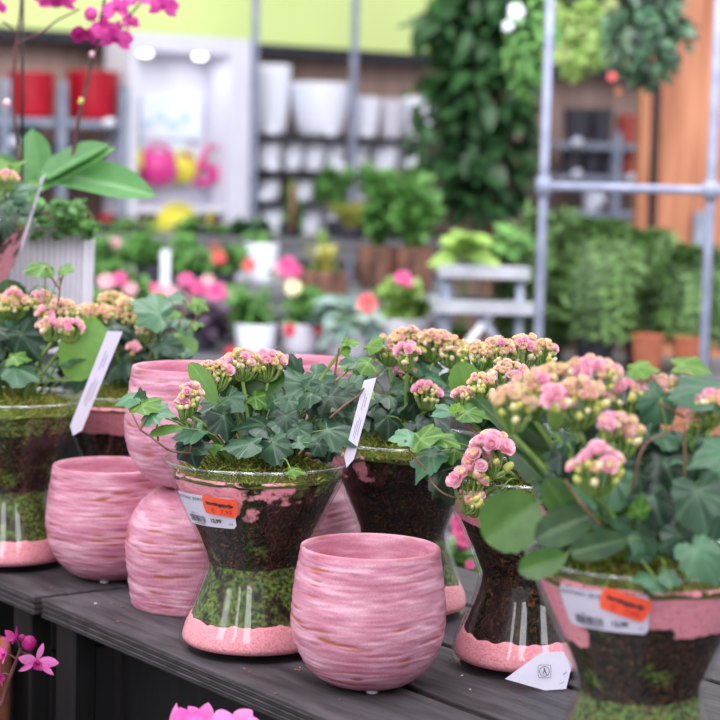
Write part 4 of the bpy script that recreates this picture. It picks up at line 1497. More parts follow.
# rounded bright pink bloom just in front of the table
P = Vector((-.135, 1.73, 0))
root = thing('potted_hydrangea', 'bright pink flower head peeping up below the front table edge', 'flowering plant', P)
link(pot_lathe(.07, .055, .55, TERRA, 'pot'), 'pot', root)
mb = MB(); hc = at(212, 745, 1.73)
tube(mb, [Vector((P.x, P.y, .5)), Vector((P.x, P.y, .62)), hc - Vector((0, 0, .02))], .004, .003, 8)
rg = random.Random(3)
for a in range(10):
    d = Vector((cos(a * .63), sin(a * .63), .35))
    oval_leaf(mb, Vector((P.x, P.y, .60)) + d * .06, d, Vector((0, 0, 1)), .06, .1, .3, 1, .03, .2, .1)
mb.build('leaves', [STEM, MATS['plant_mid']], root, off=P)
mb = MB()
for (x, y, w, h, a, dy) in ((173, 722, 10, 36, 85, 0), (186, 722, 20, 30, 110, -.01), (205, 716, 18, 26, 80, .01), (197, 718, 18, 28, 120, .005), (196, 728, 28, 24, 160, -.03), (222, 724, 34, 28, 30, -.03), (207, 734, 30, 34, 90, -.02), (241, 720, 22, 28, 45, .0), (252, 728, 26, 22, 20, -.02), (168, 728, 14, 22, 150, -.01),
                            (210, 736, 40, 30, 60, -.04), (232, 740, 40, 30, 20, -.04), (185, 742, 40, 30, 150, -.04), (210, 750, 50, 40, 270, -.04), (262, 742, 26, 30, 0, 0)):
    oval_leaf(mb, at(x, y, 1.73 + dy), imdir(a, .2), Vector((rg.uniform(-.3, .3), -.8, .5)), w * mpp(1.73), h * mpp(1.73), .5, 0, 0, .2, -.1, 'oval', 8, 6)
mb.build('petals', HYD_PINK, root, off=P)

P = Vector((-.486, 2.30, 0))
root = thing('terracotta_pot', 'tall terracotta pot in the gap under the left table', 'plant pot', P)
zt = at(5, 664, 2.22).z
link(pot_lathe(.085, .065, zt, TERRA, 'pot_body', seg=64), 'pot_body', root)

# ================================================================== BACK WALL SHELVING
def rack(label, ua, ub, off, boards, posts, mat, tags=(), depth=.32, pw=.016, postmat=None, ztop=None):
    """shelf rack standing before the back wall; boards = list of z tops"""
    P = wloc((ua + ub) / 2, off - depth / 2)
    root = thing('shelf_rack', label, 'shelf', P, WA)
    L = (ub - ua) / 2
    for z in boards:
        mb = MB(); box(mb, -L, L, -depth / 2, depth / 2, z - .03, z, bev=.002)
        mb.build('shelf_board', mat, root, smooth=False)
    for u in posts:
        x = u - (ua + ub) / 2
        mb = MB(); box(mb, x - pw, x + pw, -depth / 2 - .034, -depth / 2 - .002, 0, ztop or max(boards) + .35, bev=.002)
        mb.build('post', postmat or STEEL, root, smooth=False)
    for (u, z) in tags:
        x = u - (ua + ub) / 2
        mb = MB()
        lathe(mb, [(.00005, 0), (.03, 0), (.033, .004), (.00005, .006)], 16)
        o = mb.build('price_tag', WHITE, root); o.rotation_euler = (pi / 2, 0, 0); o.scale = (1, .65, 1); o.location = (x, -depth / 2 - .014, z)
    return root


FO = .42     # how far the shelf fronts stand off the wall


def uz(x, y, off=FO):
    return wp(x, y, off)


ua = wp(252, 32, .44)[0] + .006; ub = uz(500, 135)[0]
bz_ = [uz(330, 136)[1], uz(330, 171)[1], uz(330, 202)[1], uz(330, 236)[1], .62, .25]
rack('long dark shelf rack of white pots beside the white display cabinet', ua, ub, FO, bz_, [ua + .012, uz(351, 90)[0]], DARKSHELF,
     [uz(x, y) for x, y in ((272, 131), (330, 133), (367, 134), (272, 167), (340, 168), (264, 197), (298, 198), (266, 230))], ztop=2.1, postmat=GALV, pw=.0105)
n_wp = [0]


def shelf_pot(x0, x1, yt, z, label, mat, group=None, off=FO - .10, name='ceramic_planter', taper=.78, cat='planter'):
    ul, ztop = wp(x0, yt, off); ur, _ = wp(x1, yt, off)
    r = abs(ur - ul) / 2 * .94
    h = max(.05, ztop - z)
    P = wloc((ul + ur) / 2, off, z + .0005)
    root = thing(name, label, cat, P, 0, group)
    link(pot_lathe(r, r * taper, h, mat, 'pot_body'), 'pot_body', root)
    return root


z1, z2, z3, z4 = bz_[:4]
shelf_pot(255, 289, 64, z1, 'tallest white planter on the top shelf beside the cabinet', WHITE, off=FO - .19)
shelf_pot(294, 347, 82, z1, 'wide white bowl planter on the top shelf', WHITE, taper=.7)
shelf_pot(353, 378, 97, z1, 'small white planter just right of the wide bowl planter', WHITE)
shelf_pot(381, 402, 99, z1, 'pale grey planter on the top shelf next to the small white planter', OFFWHITE)
shelf_pot(403, 434, 97, z1, 'white planter on the top shelf half behind the dark tree', WHITE)
for i, (a, b) in enumerate(((256, 280), (283, 302), (303, 324), (325, 344), (351, 367), (371, 397), (400, 426))):
    shelf_pot(a, b, 141, z2, 'white planter in the row on the second shelf', WHITE, 'white planters on the second shelf')
for i, (a, b) in enumerate(((256, 279), (292, 312), (314, 332), (354, 372), (376, 400), (404, 426))):
    shelf_pot(a, b, 180, z3, 'white planter in the row on the third shelf', WHITE, 'white planters on the third shelf')
for i, (a, b) in enumerate(((253, 282), (300, 320), (322, 344), (368, 392))):
    shelf_pot(a, b, 207, z4, 'white planter in the row on the fourth shelf', WHITE, 'white planters on the fourth shelf')

# left bay with the red pots
ua = uz(-12, 120)[0]; ub = wp(131, 32, .44)[0] - .006
zl = [uz(60, 119)[1], uz(60, 168)[1], uz(60, 228)[1], .5]
rack('grey steel shelf rack with red pots at the far left', ua, ub, FO, zl, [uz(3, 80)[0], uz(60, 110)[0], ub - .022], STEEL, [uz(108, 123), uz(10, 142)], ztop=uz(60, 82)[1])
shelf_pot(8, 54, 71, zl[0], 'red square-shouldered pot on the far left shelf, left of two', RED, taper=.92)
shelf_pot(68, 117, 70, zl[0], 'red pot on the far left shelf, next to the white cabinet', RED, taper=.9)
shelf_pot(-6, 41, 110, zl[1], 'dark teal bowl on the lower shelf at the far left', TEAL, taper=.8, off=FO - .17)
shelf_pot(98, 118, 214, zl[2], 'small red pot on the low shelf left of the yellow can', RED, taper=.9)
shelf_pot(44, 56, 145, zl[1], 'small charcoal pot on the lower shelf beside the teal bowl', BLACKPOT, taper=.9)
shelf_pot(62, 84, 138, zl[1], 'round charcoal pot on the lower shelf behind the orchid leaf', BLACKPOT, taper=.7)

# white display cabinet
CO = .44
ul, zt = wp(131, 32, CO); ur, _ = wp(252, 32, CO)
_, zb = wp(190, 214, CO)
P = wloc((ul + ur) / 2, CO)
root = thing('display_cabinet', 'white lit display cabinet holding magenta and yellow watering cans', 'cabinet', P, WA)
w = (ur - ul) / 2
t1 = .035; t2 = .10
for nm, b in (('side_panel', (-w, -w + t1, 0, .22, 0, zt)), ('side_panel', (w - t2, w, 0, .22, 0, zt)), ('top_panel', (-w + t1 + .001, w - t2 - .001, 0, .22, zt - .07, zt)),
              ('shelf_board', (-w + t1 + .001, w - t2 - .001, .01, .22, zb, zb + .03)), ('back_panel', (-w + t1 + .001, w - t2 - .001, .205, .22, zb + .031, zt - .071)),
              ('shelf_board', (-w + t1 + .001, w - t2 - .001, .01, .22, zb - .18, zb - .15))):
    mb = MB(); box(mb, *b, bev=.002)
    mb.build(nm, CABW, root, smooth=False)
for x, y in ((155, 41), (210, 44)):
    u, z = wp(x, y, CO)
    mb = MB(); lathe(mb, [(.00005, 0), (.02, 0), (.024, .006), (.024, .016), (.00005, .016)], 24)
    o = mb.build('spot_lamp', MATS['lamp'], root); o.location = (u - (ul + ur) / 2, .08, zt - .0865)
    l_ = area('cabinet_spot', wloc(u, CO - .08, zt - .09), wloc(u, CO - .08, 0), .04, .04, .18, (1, .98, .95))
# poster box
u0_, z0_ = wp(140, 138, CO - .18); u1_, z1_ = wp(201, 98, CO - .18)
mb = MB(); box(mb, -(u1_ - u0_) / 2, (u1_ - u0_) / 2, -.01, .01, 0, z1_ - z0_, bev=.002)
box(mb, -(u1_ - u0_) / 2 + .01, (u1_ - u0_) / 2 - .06, .0, .06, -.12, 0, mi=0)
for k in range(4):
    xx = -(u1_ - u0_) / 2 + .03 + k * .06
    sphere(mb, (xx, -.012, .06 + .03 * (k % 2)), (.028, .002, .02), mi=1)
o = mb.build('product_card', [PAPER, pmat('pale_blue_print', srgb(176, 206, 226), None, 5, .6)], smooth=False)
o.location = wloc((u0_ + u1_) / 2, CO - .18, z0_); o.rotation_euler = (0, 0, WA)
tag(o, 'white card with pale blue pictures standing inside the white cabinet', 'card')


def watering_can(label, px, py, rpx, mat, off, ringr=1.05):
    u, z = wp(px, py, off)
    r = rpx * 9.0 / F
    P = wloc(u, off, z - r)
    root = thing('watering_can', label, 'watering can', P, WA)
    mb = MB(); lathe(mb, [(.00005, 0), (r * .5, .004), (r * .85, r * .3), (r, r * .85), (r * .88, r * 1.35), (r * .55, r * 1.68), (r * .3, r * 1.72), (.00005, r * 1.65)], 32)
    mb.build('tank', mat, root)
    mb = MB(); tube(mb, [(r * .9 * cos(a), -.01, r * 1.0 + r * ringr * sin(a)) for a in [pi * k / 8 * 1.0 for k in range(9)]], r * .13, r * .13, 8, n=3)
    mb.build('handle', mat, root)
    mb = MB(); tube(mb, [(r * .6, 0, r * .5), (r * 1.3, 0, r * .7), (r * 1.75, 0, r * 1.5)], r * .14, r * .09, 8); lathe(mb, [(r * .09, r * 1.5), (r * .28, r * 1.62), (.00005, r * 1.66)], 16, cx=r * 1.75)
    mb.build('spout', mat, root)
    return root


watering_can('magenta round watering can hanging in the white cabinet', 157, 166, 18.5, TOY_PINK, CO - .10)
watering_can('yellow watering can behind the magenta round one', 182, 168, 15, TOY_YEL, CO - .14)
watering_can('yellow watering can below the white cabinet', 176, 226, 21, TOY_YEL, CO + .12, .9)
watering_can('small yellow watering can low at the left of the cabinet', 132, 160, 12, TOY_YEL, CO - .12)
# twin-ringed magenta tool
u, z = wp(213, 172, CO - .10)
root = thing('garden_shears', 'magenta shears with two round ring handles hanging in the cabinet', 'garden tool', wloc(u, CO - .10, z - .09), WA)
for s in (-1, 1):
    mb = MB()
    R_ = .040
    tube(mb, [(s * .052 + R_ * cos(a), 0, .08 + R_ * sin(a)) for a in [2 * pi * k / 12 for k in range(13)]], .017, .017, 8, n=2)
    tube(mb, [(s * .052, 0, .115), (s * .05, 0, .15), (s * .034, 0, .185), (s * .012, 0, .20)], .014, .012, 8)
    mb.build('ring_handle', TOY_PINK, root)
    mb = MB(); tube(mb, [(s * .04, 0, .045), (s * .02, 0, -.03)], .008, .003, 6)
    mb.build('blade', STEEL, root)
for i, (a, b) in enumerate(((196, 216), (218, 234), (236, 250))):
    shelf_pot(a, b, 218, zb - .149, 'small brick red pot in the row under the cabinet shelf', BRICKPOT, 'brick red pots under the cabinet', off=CO - .11)

# right bay behind the timber post
ua = uz(562, 143)[0]; ub = uz(720, 143)[0]
zr = [uz(600, 143)[1], uz(600, 176)[1], uz(600, 212)[1], .5]
rack('steel shelf rack with charcoal and brick pots behind the timber post', ua, ub, FO, zr, [uz(615, 130)[0]], STEEL, [uz(x, y) for x, y in ((575, 142), (575, 174), (599, 200), (630, 178))], ztop=1.42)
for i, (a, b) in enumerate(((566, 588), (590, 611))):
    shelf_pot(a, b, 108, zr[0], 'charcoal pot on the upper board behind the steel frame', BLACKPOT, 'charcoal pots on the upper board')
shelf_pot(619, 641, 114, zr[0], 'brick red pot on the upper board beside the timber post', BRICKPOT)
for i, (a, b) in enumerate(((563, 580), (582, 598), (599, 613))):
    shelf_pot(a, b, 150, zr[1], 'charcoal pot on the second board behind the steel frame', BLACKPOT, 'charcoal pots on the second board')
shelf_pot(619, 641, 150, zr[1], 'brick red pot on the second board beside the timber post', BRICKPOT)
shelf_pot(585, 600, 186, zr[2], 'small white pot low behind the steel frame', WHITE)

# timber post with steel strip
def boxthing(mb, xa, xb, Y, z0, z1, d):
    a = at(xa, 100, Y); b = at(xb, 100, Y)
    box(mb, a.x, b.x, Y, Y + d, z0, z1, bev=.004)


root = thing('timber_post', 'broad orange timber post with a dark steel channel at the right', 'post', (at(680, 100, 6.9).x, 6.9, 0))
for nm, xa, xb, mt, y in (('timber_board', 642, 652.5, WOODPOST, 6.9), ('steel_channel', 653, 661, DARKSHELF, 6.93), ('timber_board', 661.5, 735, WOODPOST, 6.9)):
    mb = MB(); boxthing(mb, xa, xb, y, 0, 3.2, .12)
    mb.build(nm, mt, root, off=(at(680, 100, 6.9).x, 6.9, 0), smooth=False)
mb = MB(); a = at(696, 215, 6.85); box(mb, a.x - .001, a.x + .05, 6.86, 6.899, at(700, 250, 6.85).z, at(700, 212, 6.85).z, bev=.004)
mb.build('junction_box', STEEL, root, off=(at(680, 100, 6.9).x, 6.9, 0), smooth=False)

# ================================================================== MIDGROUND BENCHES
BENCH = pmat('dull_bench_metal', srgb(84, 84, 90), srgb(108, 108, 114), 8, .6)


def bench(label, x0, x1, y0, y1, z, mat=BENCH, name='plant_bench'):
    c = Vector(((x0 + x1) / 2, (y0 + y1) / 2, 0))
    root = thing(name, label, 'bench', c)
    w, d = (x1 - x0) / 2, (y1 - y0) / 2
    mb = MB(); box(mb, -w, w, -d, d, z - .025, z, bev=.003); mb.build('bench_top', mat, root, smooth=False)
    mb = MB(); box(mb, -w + .02, w - .02, -d + .005, -d + .02, z - .075, z - .026, bev=.002); mb.build('apron', mat, root, smooth=False)
    for sx in (-1, 1):
        for sy in (-1, 1):
            mb = MB(); box(mb, sx * (w - .045) - .02, sx * (w - .045) + .02, sy * (d - .045) - .02, sy * (d - .045) + .02, 0, z - .0255)
            mb.build('leg', mat, root, smooth=False)
    return root


ZB, ZC, ZD = .74, .855, .97
bench('grey bench of potted flowers nearest behind the display table', -1.55, .17, 5.1, 5.75, ZB)
bench('grey bench of potted flowers one row further back', -1.7, .30, 6.05, 6.55, ZC)
bench('tallest grey bench of green plants below the wall shelving', -1.7, .30, 7.05, 7.55, ZD)
bench('low grey bench with terracotta pots under the ferns', .46, 1.15, 4.9, 5.5, .74)
bench('small grey stool-high bench close behind the display table', -.02, .34, 2.72, 3.02, .50)

LEAFN = {}


def bush(mb, c, rx, ry, rz, n, lw, ll, rg, mi=0, t0=0., t1=1., prof='oval', up=.2, shell=.55):
    for _ in range(n):
        while True:
            u = Vector((rg.uniform(-1, 1), rg.uniform(-1, 1), rg.uniform(-1, 1)))
            if shell < u.length <= 1 or (u.length <= 1 and rg.random() < .35):
                break
        p = Vector(c) + Vector((u.x * rx, u.y * ry, u.z * rz))
        d = Vector((u.x + rg.uniform(-.5, .5), u.y + rg.uniform(-.5, .5), u.z * .5 + up + rg.uniform(-.5, .4)))
        nn = Vector((rg.uniform(-.5, .5), rg.uniform(-.8, .2), 1))
        s = rg.uniform(.7, 1.2)
        oval_leaf(mb, p, d, nn, lw * s, ll * s, rg.uniform(t0, t1), mi, 0, .25, .15, prof, 4, 2)


def grass(mb, c, r, h, n, w, rg, mi=0, t0=0, t1=1, spread=1.0):
    for _ in range(n):
        a = rg.uniform(0, 2 * pi); rr = rg.uniform(0, 1)
        d = Vector((cos(a), sin(a), 0))
        b = Vector(c) + d * r * .15 * rr
        H = h * rg.uniform(.6, 1); R = r * rr * spread
        pts = [b, b + d * R * .35 + Vector((0, 0, H * .6)), b + d * R * .75 + Vector((0, 0, H * .95)), b + d * R * 1.15 + Vector((0, 0, H * .8))]
        P_ = smoothpts(pts, 3); s = Vector((-d.y, d.x, 0)); vs = []; m = len(P_)
        for i, p in enumerate(P_):
            ww = w * (1 - (i / (m - 1)) ** 2) * .5 + .0004
            vs += [p - s * ww, p + s * ww]
        mb.add(vs, [(2 * i, 2 * i + 1, 2 * i + 3, 2 * i + 2) for i in range(m - 1)], mi, rg.uniform(t0, t1))


def fern(mb, c, r, drop, n, rg, mi=0, leaf=.02, rise=.1, t0=0, t1=1):
    for _ in range(n):
        a = rg.uniform(0, 2 * pi); d = Vector((cos(a), sin(a), 0))
        R = r * rg.uniform(.25, 1); D = drop * rg.uniform(.3, 1); q = rise * rg.uniform(.4, 1)
        pts = smoothpts([Vector(c), Vector(c) + d * R * .4 + Vector((0, 0, q)), Vector(c) + d * R * .8 + Vector((0, 0, q * .4 - D * .3)), Vector(c) + d * R + Vector((0, 0, -D))], 5)
        s = Vector((-d.y, d.x, 0)); tn = rg.uniform(t0, t1)
        for i in range(1, len(pts) - 1):
            t = (pts[i + 1] - pts[i - 1]).normalized()
            for sg in (-1, 1):
                L = leaf * (1.15 - .6 * i / len(pts)) * rg.uniform(.8, 1.2)
                dd = (s * sg + t * .5 + Vector((0, 0, rg.uniform(-.3, .3)))).normalized()
                p = pts[i]; ww = t * L * .22
                mb.add([p, p + dd * L * .5 + ww, p + dd * L, p + dd * L * .5 - ww], [(0, 1, 2, 3)], mi, min(1, max(0, tn + rg.uniform(-.15, .15))))


def bigflower(root, rl, p, r, mat, seed, name='flower'):
    rg = random.Random(seed); mb = MB()
    for lay, (cnt, L, lift) in enumerate(((7, 1.0, .1), (6, .75, .6), (4, .45, 1.1))):
        for k in range(cnt):
            a = 2 * pi * k / cnt + rg.uniform(-.2, .2) + lay * .4
            # facing the aisle (towards -Y) and up
            d = Vector((cos(a), -.0, sin(a))) * cos(lift) + Vector((0, -1, .35)) * sin(lift)
            nn = Vector((0, -1, .35))
            oval_leaf(mb, p + d * r * L * .5, d, nn, r * .8 * L, r * L, .5, 0, 0, .1, .1, 'oval', 4, 2)
    o = mb.build(name, mat, root, off=rl)
    return o


SEEDN = [500]


def plant(label, cat, name, px, py, Y, z, wpx, kind, mat, hpx, pot=None, flowers=(), group=None, n=110, lw=.03, ll=.05, t=(0, 1), extra=None, stem=True):
    """px centre; foliage box spans wpx x hpx centred at (px,py) in the picture; pot=(mat,wpx,hpx)"""
    SEEDN[0] += 1
    rg = random.Random(SEEDN[0])
    k = mpp(Y)
    c = at(px, py, Y)
    P = Vector((c.x, Y, z + .0005))
    root = thing(name, label, cat, P, 0, group)
    ph = 0
    if pot:
        ph = pot[2] * k
        pr = pot[1] * k / 2
        link(pot_lathe(pr, pr * .8, ph, pot[0], 'pot', seg=28), 'pot', root)
    rx, rz = wpx * k / 2, hpx * k / 2
    ry = min(rx, .16)
    base = Vector((P.x, P.y, P.z + ph * .85))
    mats_ = [MATS[mat], STEM]
    mb = MB()
    if kind == 'bush':
        bush(mb, c - Vector((0, 0, rz * .15)), rx * .7, ry * .8, rz * .75, int(n * .45), lw, ll, rg, 0, *t, shell=.2)
        nb_ = max(4, n // 26)
        for _ in range(nb_):
            a_ = rg.uniform(0, 2 * pi); q_ = rg.uniform(.45, .85)
            bush(mb, c + Vector((cos(a_) * rx * q_, rg.uniform(-.7, .5) * ry, sin(a_) * rz * q_)), rx * .34, ry * .4, rz * .36, int(n * .9 / nb_), lw, ll, rg, 0, *t, shell=.1, up=.5)
    elif kind == 'grass':
        grass(mb, base, rx, (c.z + rz) - base.z, n, lw, rg, 0, *t)
    elif kind == 'fern':
        fern(mb, Vector((c.x, c.y, c.z + rz * .5)), rx, rz * 1.6, n, rg, 0, ll, rz * .5, *t)
    elif kind == 'broad':
        for _ in range(n):
            a = rg.uniform(0, 2 * pi); q = rg.uniform(.3, 1)
            p = Vector((c.x + cos(a) * rx * q * .8, c.y + sin(a) * ry * q, c.z + rz * rg.uniform(-.7, .9)))
            oval_leaf(mb, p, Vector((cos(a), sin(a) - .2, rg.uniform(-.3, .7))), Vector((0, -.6, 1)), lw * rg.uniform(.7, 1.2), ll * rg.uniform(.7, 1.2), rg.uniform(*t), 0, 0, .3, .15, 'oval', 6, 4)
            tube(mb, [base, base.lerp(p, .5) + Vector((0, 0, .02)), p], .003, .002, 4, mi=1, n=3)
    if kind != 'grass' and stem:
        for _ in range(4):
            e = c + Vector((rg.uniform(-.5, .5) * rx, rg.uniform(-.5, .5) * ry, rz * rg.uniform(-.2, .6)))
            tube(mb, [base, base.lerp(e, .5) + Vector((rg.uniform(-.02, .02), 0, 0)), e], .004, .002, 5, mi=1, n=3)
    mb.build('foliage', mats_, root, off=P)
    for i, f in enumerate(flowers):
        p = at(f[0], f[1], Y - ry * .75)
        mb = MB(); tube(mb, [Vector((p.x * .6 + c.x * .4, Y, min(c.z, p.z) - .02)), p], .003, .002, 5, n=2)
        o = bigflower(root, P, p, f[2] * k, f[3], SEEDN[0] * 7 + i)
    return root


# --- bench nearest (pots' feet around y 355)
YB = 5.3
plant('green potted plant with pale pink blooms between orchid pot and peach flowers', 'flowering plant', 'flowering_plant', 118, 290, YB, ZB, 60, 'bush', 'plant_mid', 60, (BLACKPOT, 34, 28), [(106, 282, 9, PALE), (120, 279, 8, ROSE), (130, 289, 8, PALE)])
plant('violet leaved plant on the nearest flower bench left of the white pots', 'potted plant', 'foliage_plant', 195, 322, YB, ZB, 70, 'bush', 'plant_violet', 50, (BLACKPOT, 40, 26), n=160)
plant('magenta flowering plant with a wide bloom above the violet leaves', 'flowering plant', 'flowering_plant', 226, 305, 5.55, ZB, 60, 'bush', 'plant_mid', 36, (BLACKPOT, 36, 30), [(217, 293, 12, ROSE), (236, 298, 10, ROSE), (199, 288, 9, ROSE), (208, 281, 7, PALE)])
plant('pale pink flowering plant left of the widest magenta bloom', 'flowering plant', 'flowering_plant', 172, 300, 5.6, ZB, 50, 'bush', 'plant_violet', 44, (BLACKPOT, 32, 30), [(160, 292, 9, PALE), (176, 296, 11, PALE), (186, 280, 8, ROSE), (190, 300, 9, PALE), (150, 288, 7, ROSE)])
plant('sage green plant in a wide white pot behind the pink pot rims', 'potted plant', 'foliage_plant', 256, 306, 5.25, ZB, 56, 'bush', 'plant_mid', 50, (WHITE, 42, 30), [(231, 353, 7, RED_FL)], lw=.02, ll=.05, n=150)
plant('green plant with a cream bloom in a white pot', 'potted plant', 'foliage_plant', 302, 306, 5.3, ZB, 50, 'bush', 'plant_mid', 48, (OFFWHITE, 44, 30), [(291, 330, 8, RED_FL), (320, 330, 7, RED_FL), (293, 288, 9, BL_CREAM)], n=120)
plant('grey green plant with arching pale leaves and one coral bloom', 'potted plant', 'foliage_plant', 350, 318, 5.2, ZB, 64, 'broad', 'plant_grey', 48, (OFFWHITE, 50, 26), [(367, 304, 11, CORAL)], n=26, lw=.045, ll=.11, t=(.0, .8))
plant('yellow green plant with a magenta bloom in a lilac white pot', 'flowering plant', 'flowering_plant', 402, 302, 5.25, ZB, 60, 'bush', 'plant_light', 44, (OFFWHITE, 60, 40), [(403, 280, 10, ROSE), (408, 288, 6, ROSE)], n=130, t=(0, .6))
plant('tall brown basket plant behind the cream bloom', 'potted plant', 'foliage_plant', 324, 262, 5.62, ZB, 50, 'grass', 'plant_yellow', 40, (BROWNPOT, 48, 72), n=50, lw=.012)
plant('plant in a black pot beside the arching grey leaves', 'potted plant', 'foliage_plant', 268, 330, 5.6, ZB, 40, 'bush', 'plant_dark', 30, (BLACKPOT, 36, 26), n=60)
plant('dark green plant at the left end of the nearest flower bench', 'potted plant', 'foliage_plant', 60, 300, YB, ZB, 70, 'bush', 'plant_dark', 70, (TERRA, 40, 30))
# --- second bench (feet around y 287)
YC = 6.25
for i, (x, c1, lab) in enumerate(((105, PALE, 'leafy plant with pale blooms left on the second bench'), (150, None, 'bright green plant on the second bench below the yellow can'), (190, None, 'bright green plant on the second bench under the brick red pots'))):
    plant(lab, 'potted plant', 'foliage_plant', x, 254, YC, ZC, 56, 'bush', 'plant_mid', 40, (BLACKPOT, 30, 18), [(x + 10, 243, 6, c1)] if c1 else (), n=130, t=(.2, 1))
plant('green plant with coral red blooms right of the white plant tag', 'flowering plant', 'flowering_plant', 222, 262, 6.2, ZC, 50, 'bush', 'plant_mid', 34, (BLACKPOT, 30, 18), [(219, 258, 8, CORAL), (249, 265, 8, CORAL), (215, 248, 6, TERRA)], n=110)
plant('pink flowering plant on the second bench before the pale pots', 'flowering plant', 'flowering_plant', 288, 278, 6.15, ZC, 40, 'bush', 'plant_mid', 16, (OFFWHITE, 30, 14), [(287, 268, 12, ROSE), (297, 272, 7, ROSE), (280, 270, 7, PALE)], n=60)
plant('single coral bloom plant beside the tall brown basket', 'flowering plant', 'flowering_plant', 325, 274, 6.12, ZC, 24, 'bush', 'plant_mid', 12, (WHITE, 18, 14), [(325, 264, 8, CORAL)], n=40)
plant('bushy green plant in the left brown basket pot', 'potted plant', 'foliage_plant', 380, 205, 6.25, ZC, 46, 'bush', 'plant_mid', 76, (BROWNPOT, 43, 43), n=240, lw=.03, ll=.06)
plant('bushy bright green plant in the right brown basket pot', 'potted plant', 'foliage_plant', 416, 205, 6.2, ZC, 48, 'bush', 'plant_mid', 80, (BROWNPOT, 40, 44), n=260, lw=.03, ll=.06, t=(.1, 1))
plant('pale blue white pot plant at the far end of the second shelf bench', 'potted plant', 'foliage_plant', 262, 236, 6.4, ZC, 26, 'bush', 'plant_mid', 16, (WHITE, 34, 40), n=40)
plant('slim white pot plant left of the brown baskets', 'potted plant', 'foliage_plant', 322, 236, 6.45, ZC, 22, 'grass', 'plant_light', 14, (WHITE, 18, 36), n=30, lw=.01)
# white plastic marker
mb = MB(); a = at(163, 255, 6.0); k = mpp(6.0)
box(mb, -4.5 * k, 4.5 * k, -.002, .002, 0, at(163, 252, 5.98).z - ZC + .0, bev=.001)
o = mb.build('bench_sign', WHITE, smooth=False); o.location = (a.x, 6.075, ZC + .0005)
tag(o, 'tall blank white marker standing among the green plants', 'sign')
# --- tall bench (feet around y 238)
YD = 7.3
for i, (x, w, h, mt, lab) in enumerate(((110, 60, 30, 'plant_mid', 'leafy plant on the tallest bench below the red pots'), (140, 44, 26, 'plant_light', 'pale green plant on the tallest bench left of the yellow can'), (205, 60, 24, 'plant_mid', 'low green plant on the tallest bench under the cabinet'), (250, 40, 28, 'plant_dark', 'dark plant on the tallest bench at the corner of the cabinet'))):
    plant(lab, 'potted plant', 'foliage_plant', x, 228, YD, ZD, w, 'bush', mt, h * .7, (BLACKPOT, 26, 10), n=110)
r_ = plant('slender plant tied to a brown stake before the white pots', 'potted plant', 'foliage_plant', 290, 218, YD, ZD, 22, 'bush', 'plant_mid', 60, (BLACKPOT, 22, 14), n=90)
mb = MB(); a = at(293, 184, YD - .06); tube(mb, [(a.x, YD - .06, ZD + .02), (a.x, YD - .06, a.z)], .012, .011, 8); mb.build('stake', VINE, r_, off=r_.location)
r_ = plant('yellow green grassy plant with a brown stake left of the baskets', 'potted plant', 'foliage_plant', 352, 226, 7.2, ZD, 70, 'grass', 'plant_yellow', 50, (BLACKPOT, 26, 12), n=120, lw=.012)
mb = MB(); tube(mb, [at(366, 222, 7.05), at(369, 196, 7.05)], .012, .012, 8); mb.build('stake', VINE, r_, off=r_.location)
plant('green leafy plant behind the yellow grassy one', 'potted plant', 'foliage_plant', 338, 188, 7.45, ZD, 40, 'bush', 'plant_mid', 46, (BLACKPOT, 24, 16), n=110)
plant('bushy plant behind the brown baskets against the shelving', 'potted plant', 'foliage_plant', 400, 190, 7.4, ZD, 80, 'bush', 'plant_mid', 54, (BLACKPOT, 30, 16), n=160, t=(0, .7))

# grey potting cart with the bright plants
YT = 5.0
zc_ = at(480, 270, 4.85).z
xa, xb = at(437, 270, 5.0).x, at(524, 270, 5.0).x
root = thing('plant_trolley', 'grey metal plant trolley carrying the bright green plants', 'trolley', ((xa + xb) / 2, 5.02, 0))
w = (xb - xa) / 2
for nm, z, ins in (('tray', zc_, 0), ('tray', zc_ - .085, -.012), ('tray', zc_ - .24, .0), ('tray', .28, 0)):
    mb = MB(); box(mb, -w + ins, w - ins, -.2 + ins, .2, z - .02, z, bev=.003)
    box(mb, -w + ins, w - ins, -.2 + ins, -.19 + ins, z, z + .012, bev=.001)
    mb.build(nm, PALEGREY, root, smooth=False)
for sx in (-1, 1):
    for sy in (-1, 1):
        mb = MB(); tube(mb, [(sx * (w - .02), sy * .17, 0), (sx * (w - .02), sy * .17, zc_ - .02)], .011, .011, 8); mb.build('leg', STEEL, root)
mb = MB(); tube(mb, [(-w + .03, -.185, zc_ - .24), (w * .2, -.185, zc_ - .10)], .01, .01, 8); mb.build('brace', WHITE, root)
mb = MB(); tube(mb, [(w - .03, -.188, zc_ - .24), (-w * .1, -.188, zc_ - .10)], .01, .01, 8); mb.build('brace', STEEL, root)
plant('bright lime broad leaved plant at the left of the trolley top', 'potted plant', 'foliage_plant', 463, 246, 4.93, zc_, 50, 'broad', 'plant_light', 30, (BLACKPOT, 20, 10), n=22, lw=.055, ll=.12, t=(.3, 1))
plant('green broad leaved plant at the right of the trolley top', 'potted plant', 'foliage_plant', 496, 246, 5.08, zc_, 50, 'broad', 'plant_mid', 34, (BLACKPOT, 24, 10), n=26, lw=.05, ll=.12, t=(.1, .9))
a = at(465, 322, 4.9)
root = thing('white_crate', 'shallow white box on the lower tray of the trolley', 'box', (at(463, 320, 4.9).x, 4.95, zc_ - .2395))
for b in ((-.07, .07, -.08, .08, 0, .004), (-.07, .07, -.08, -.076, .004, .05), (-.07, .07, .076, .08, .004, .05), (-.07, -.066, -.075, .075, .004, .05), (.066, .07, -.075, .075, .004, .05)):
    mb = MB(); box(mb, *b); mb.build('box_wall' if b[5] > .01 else 'box_floor', WHITE, root, smooth=False)
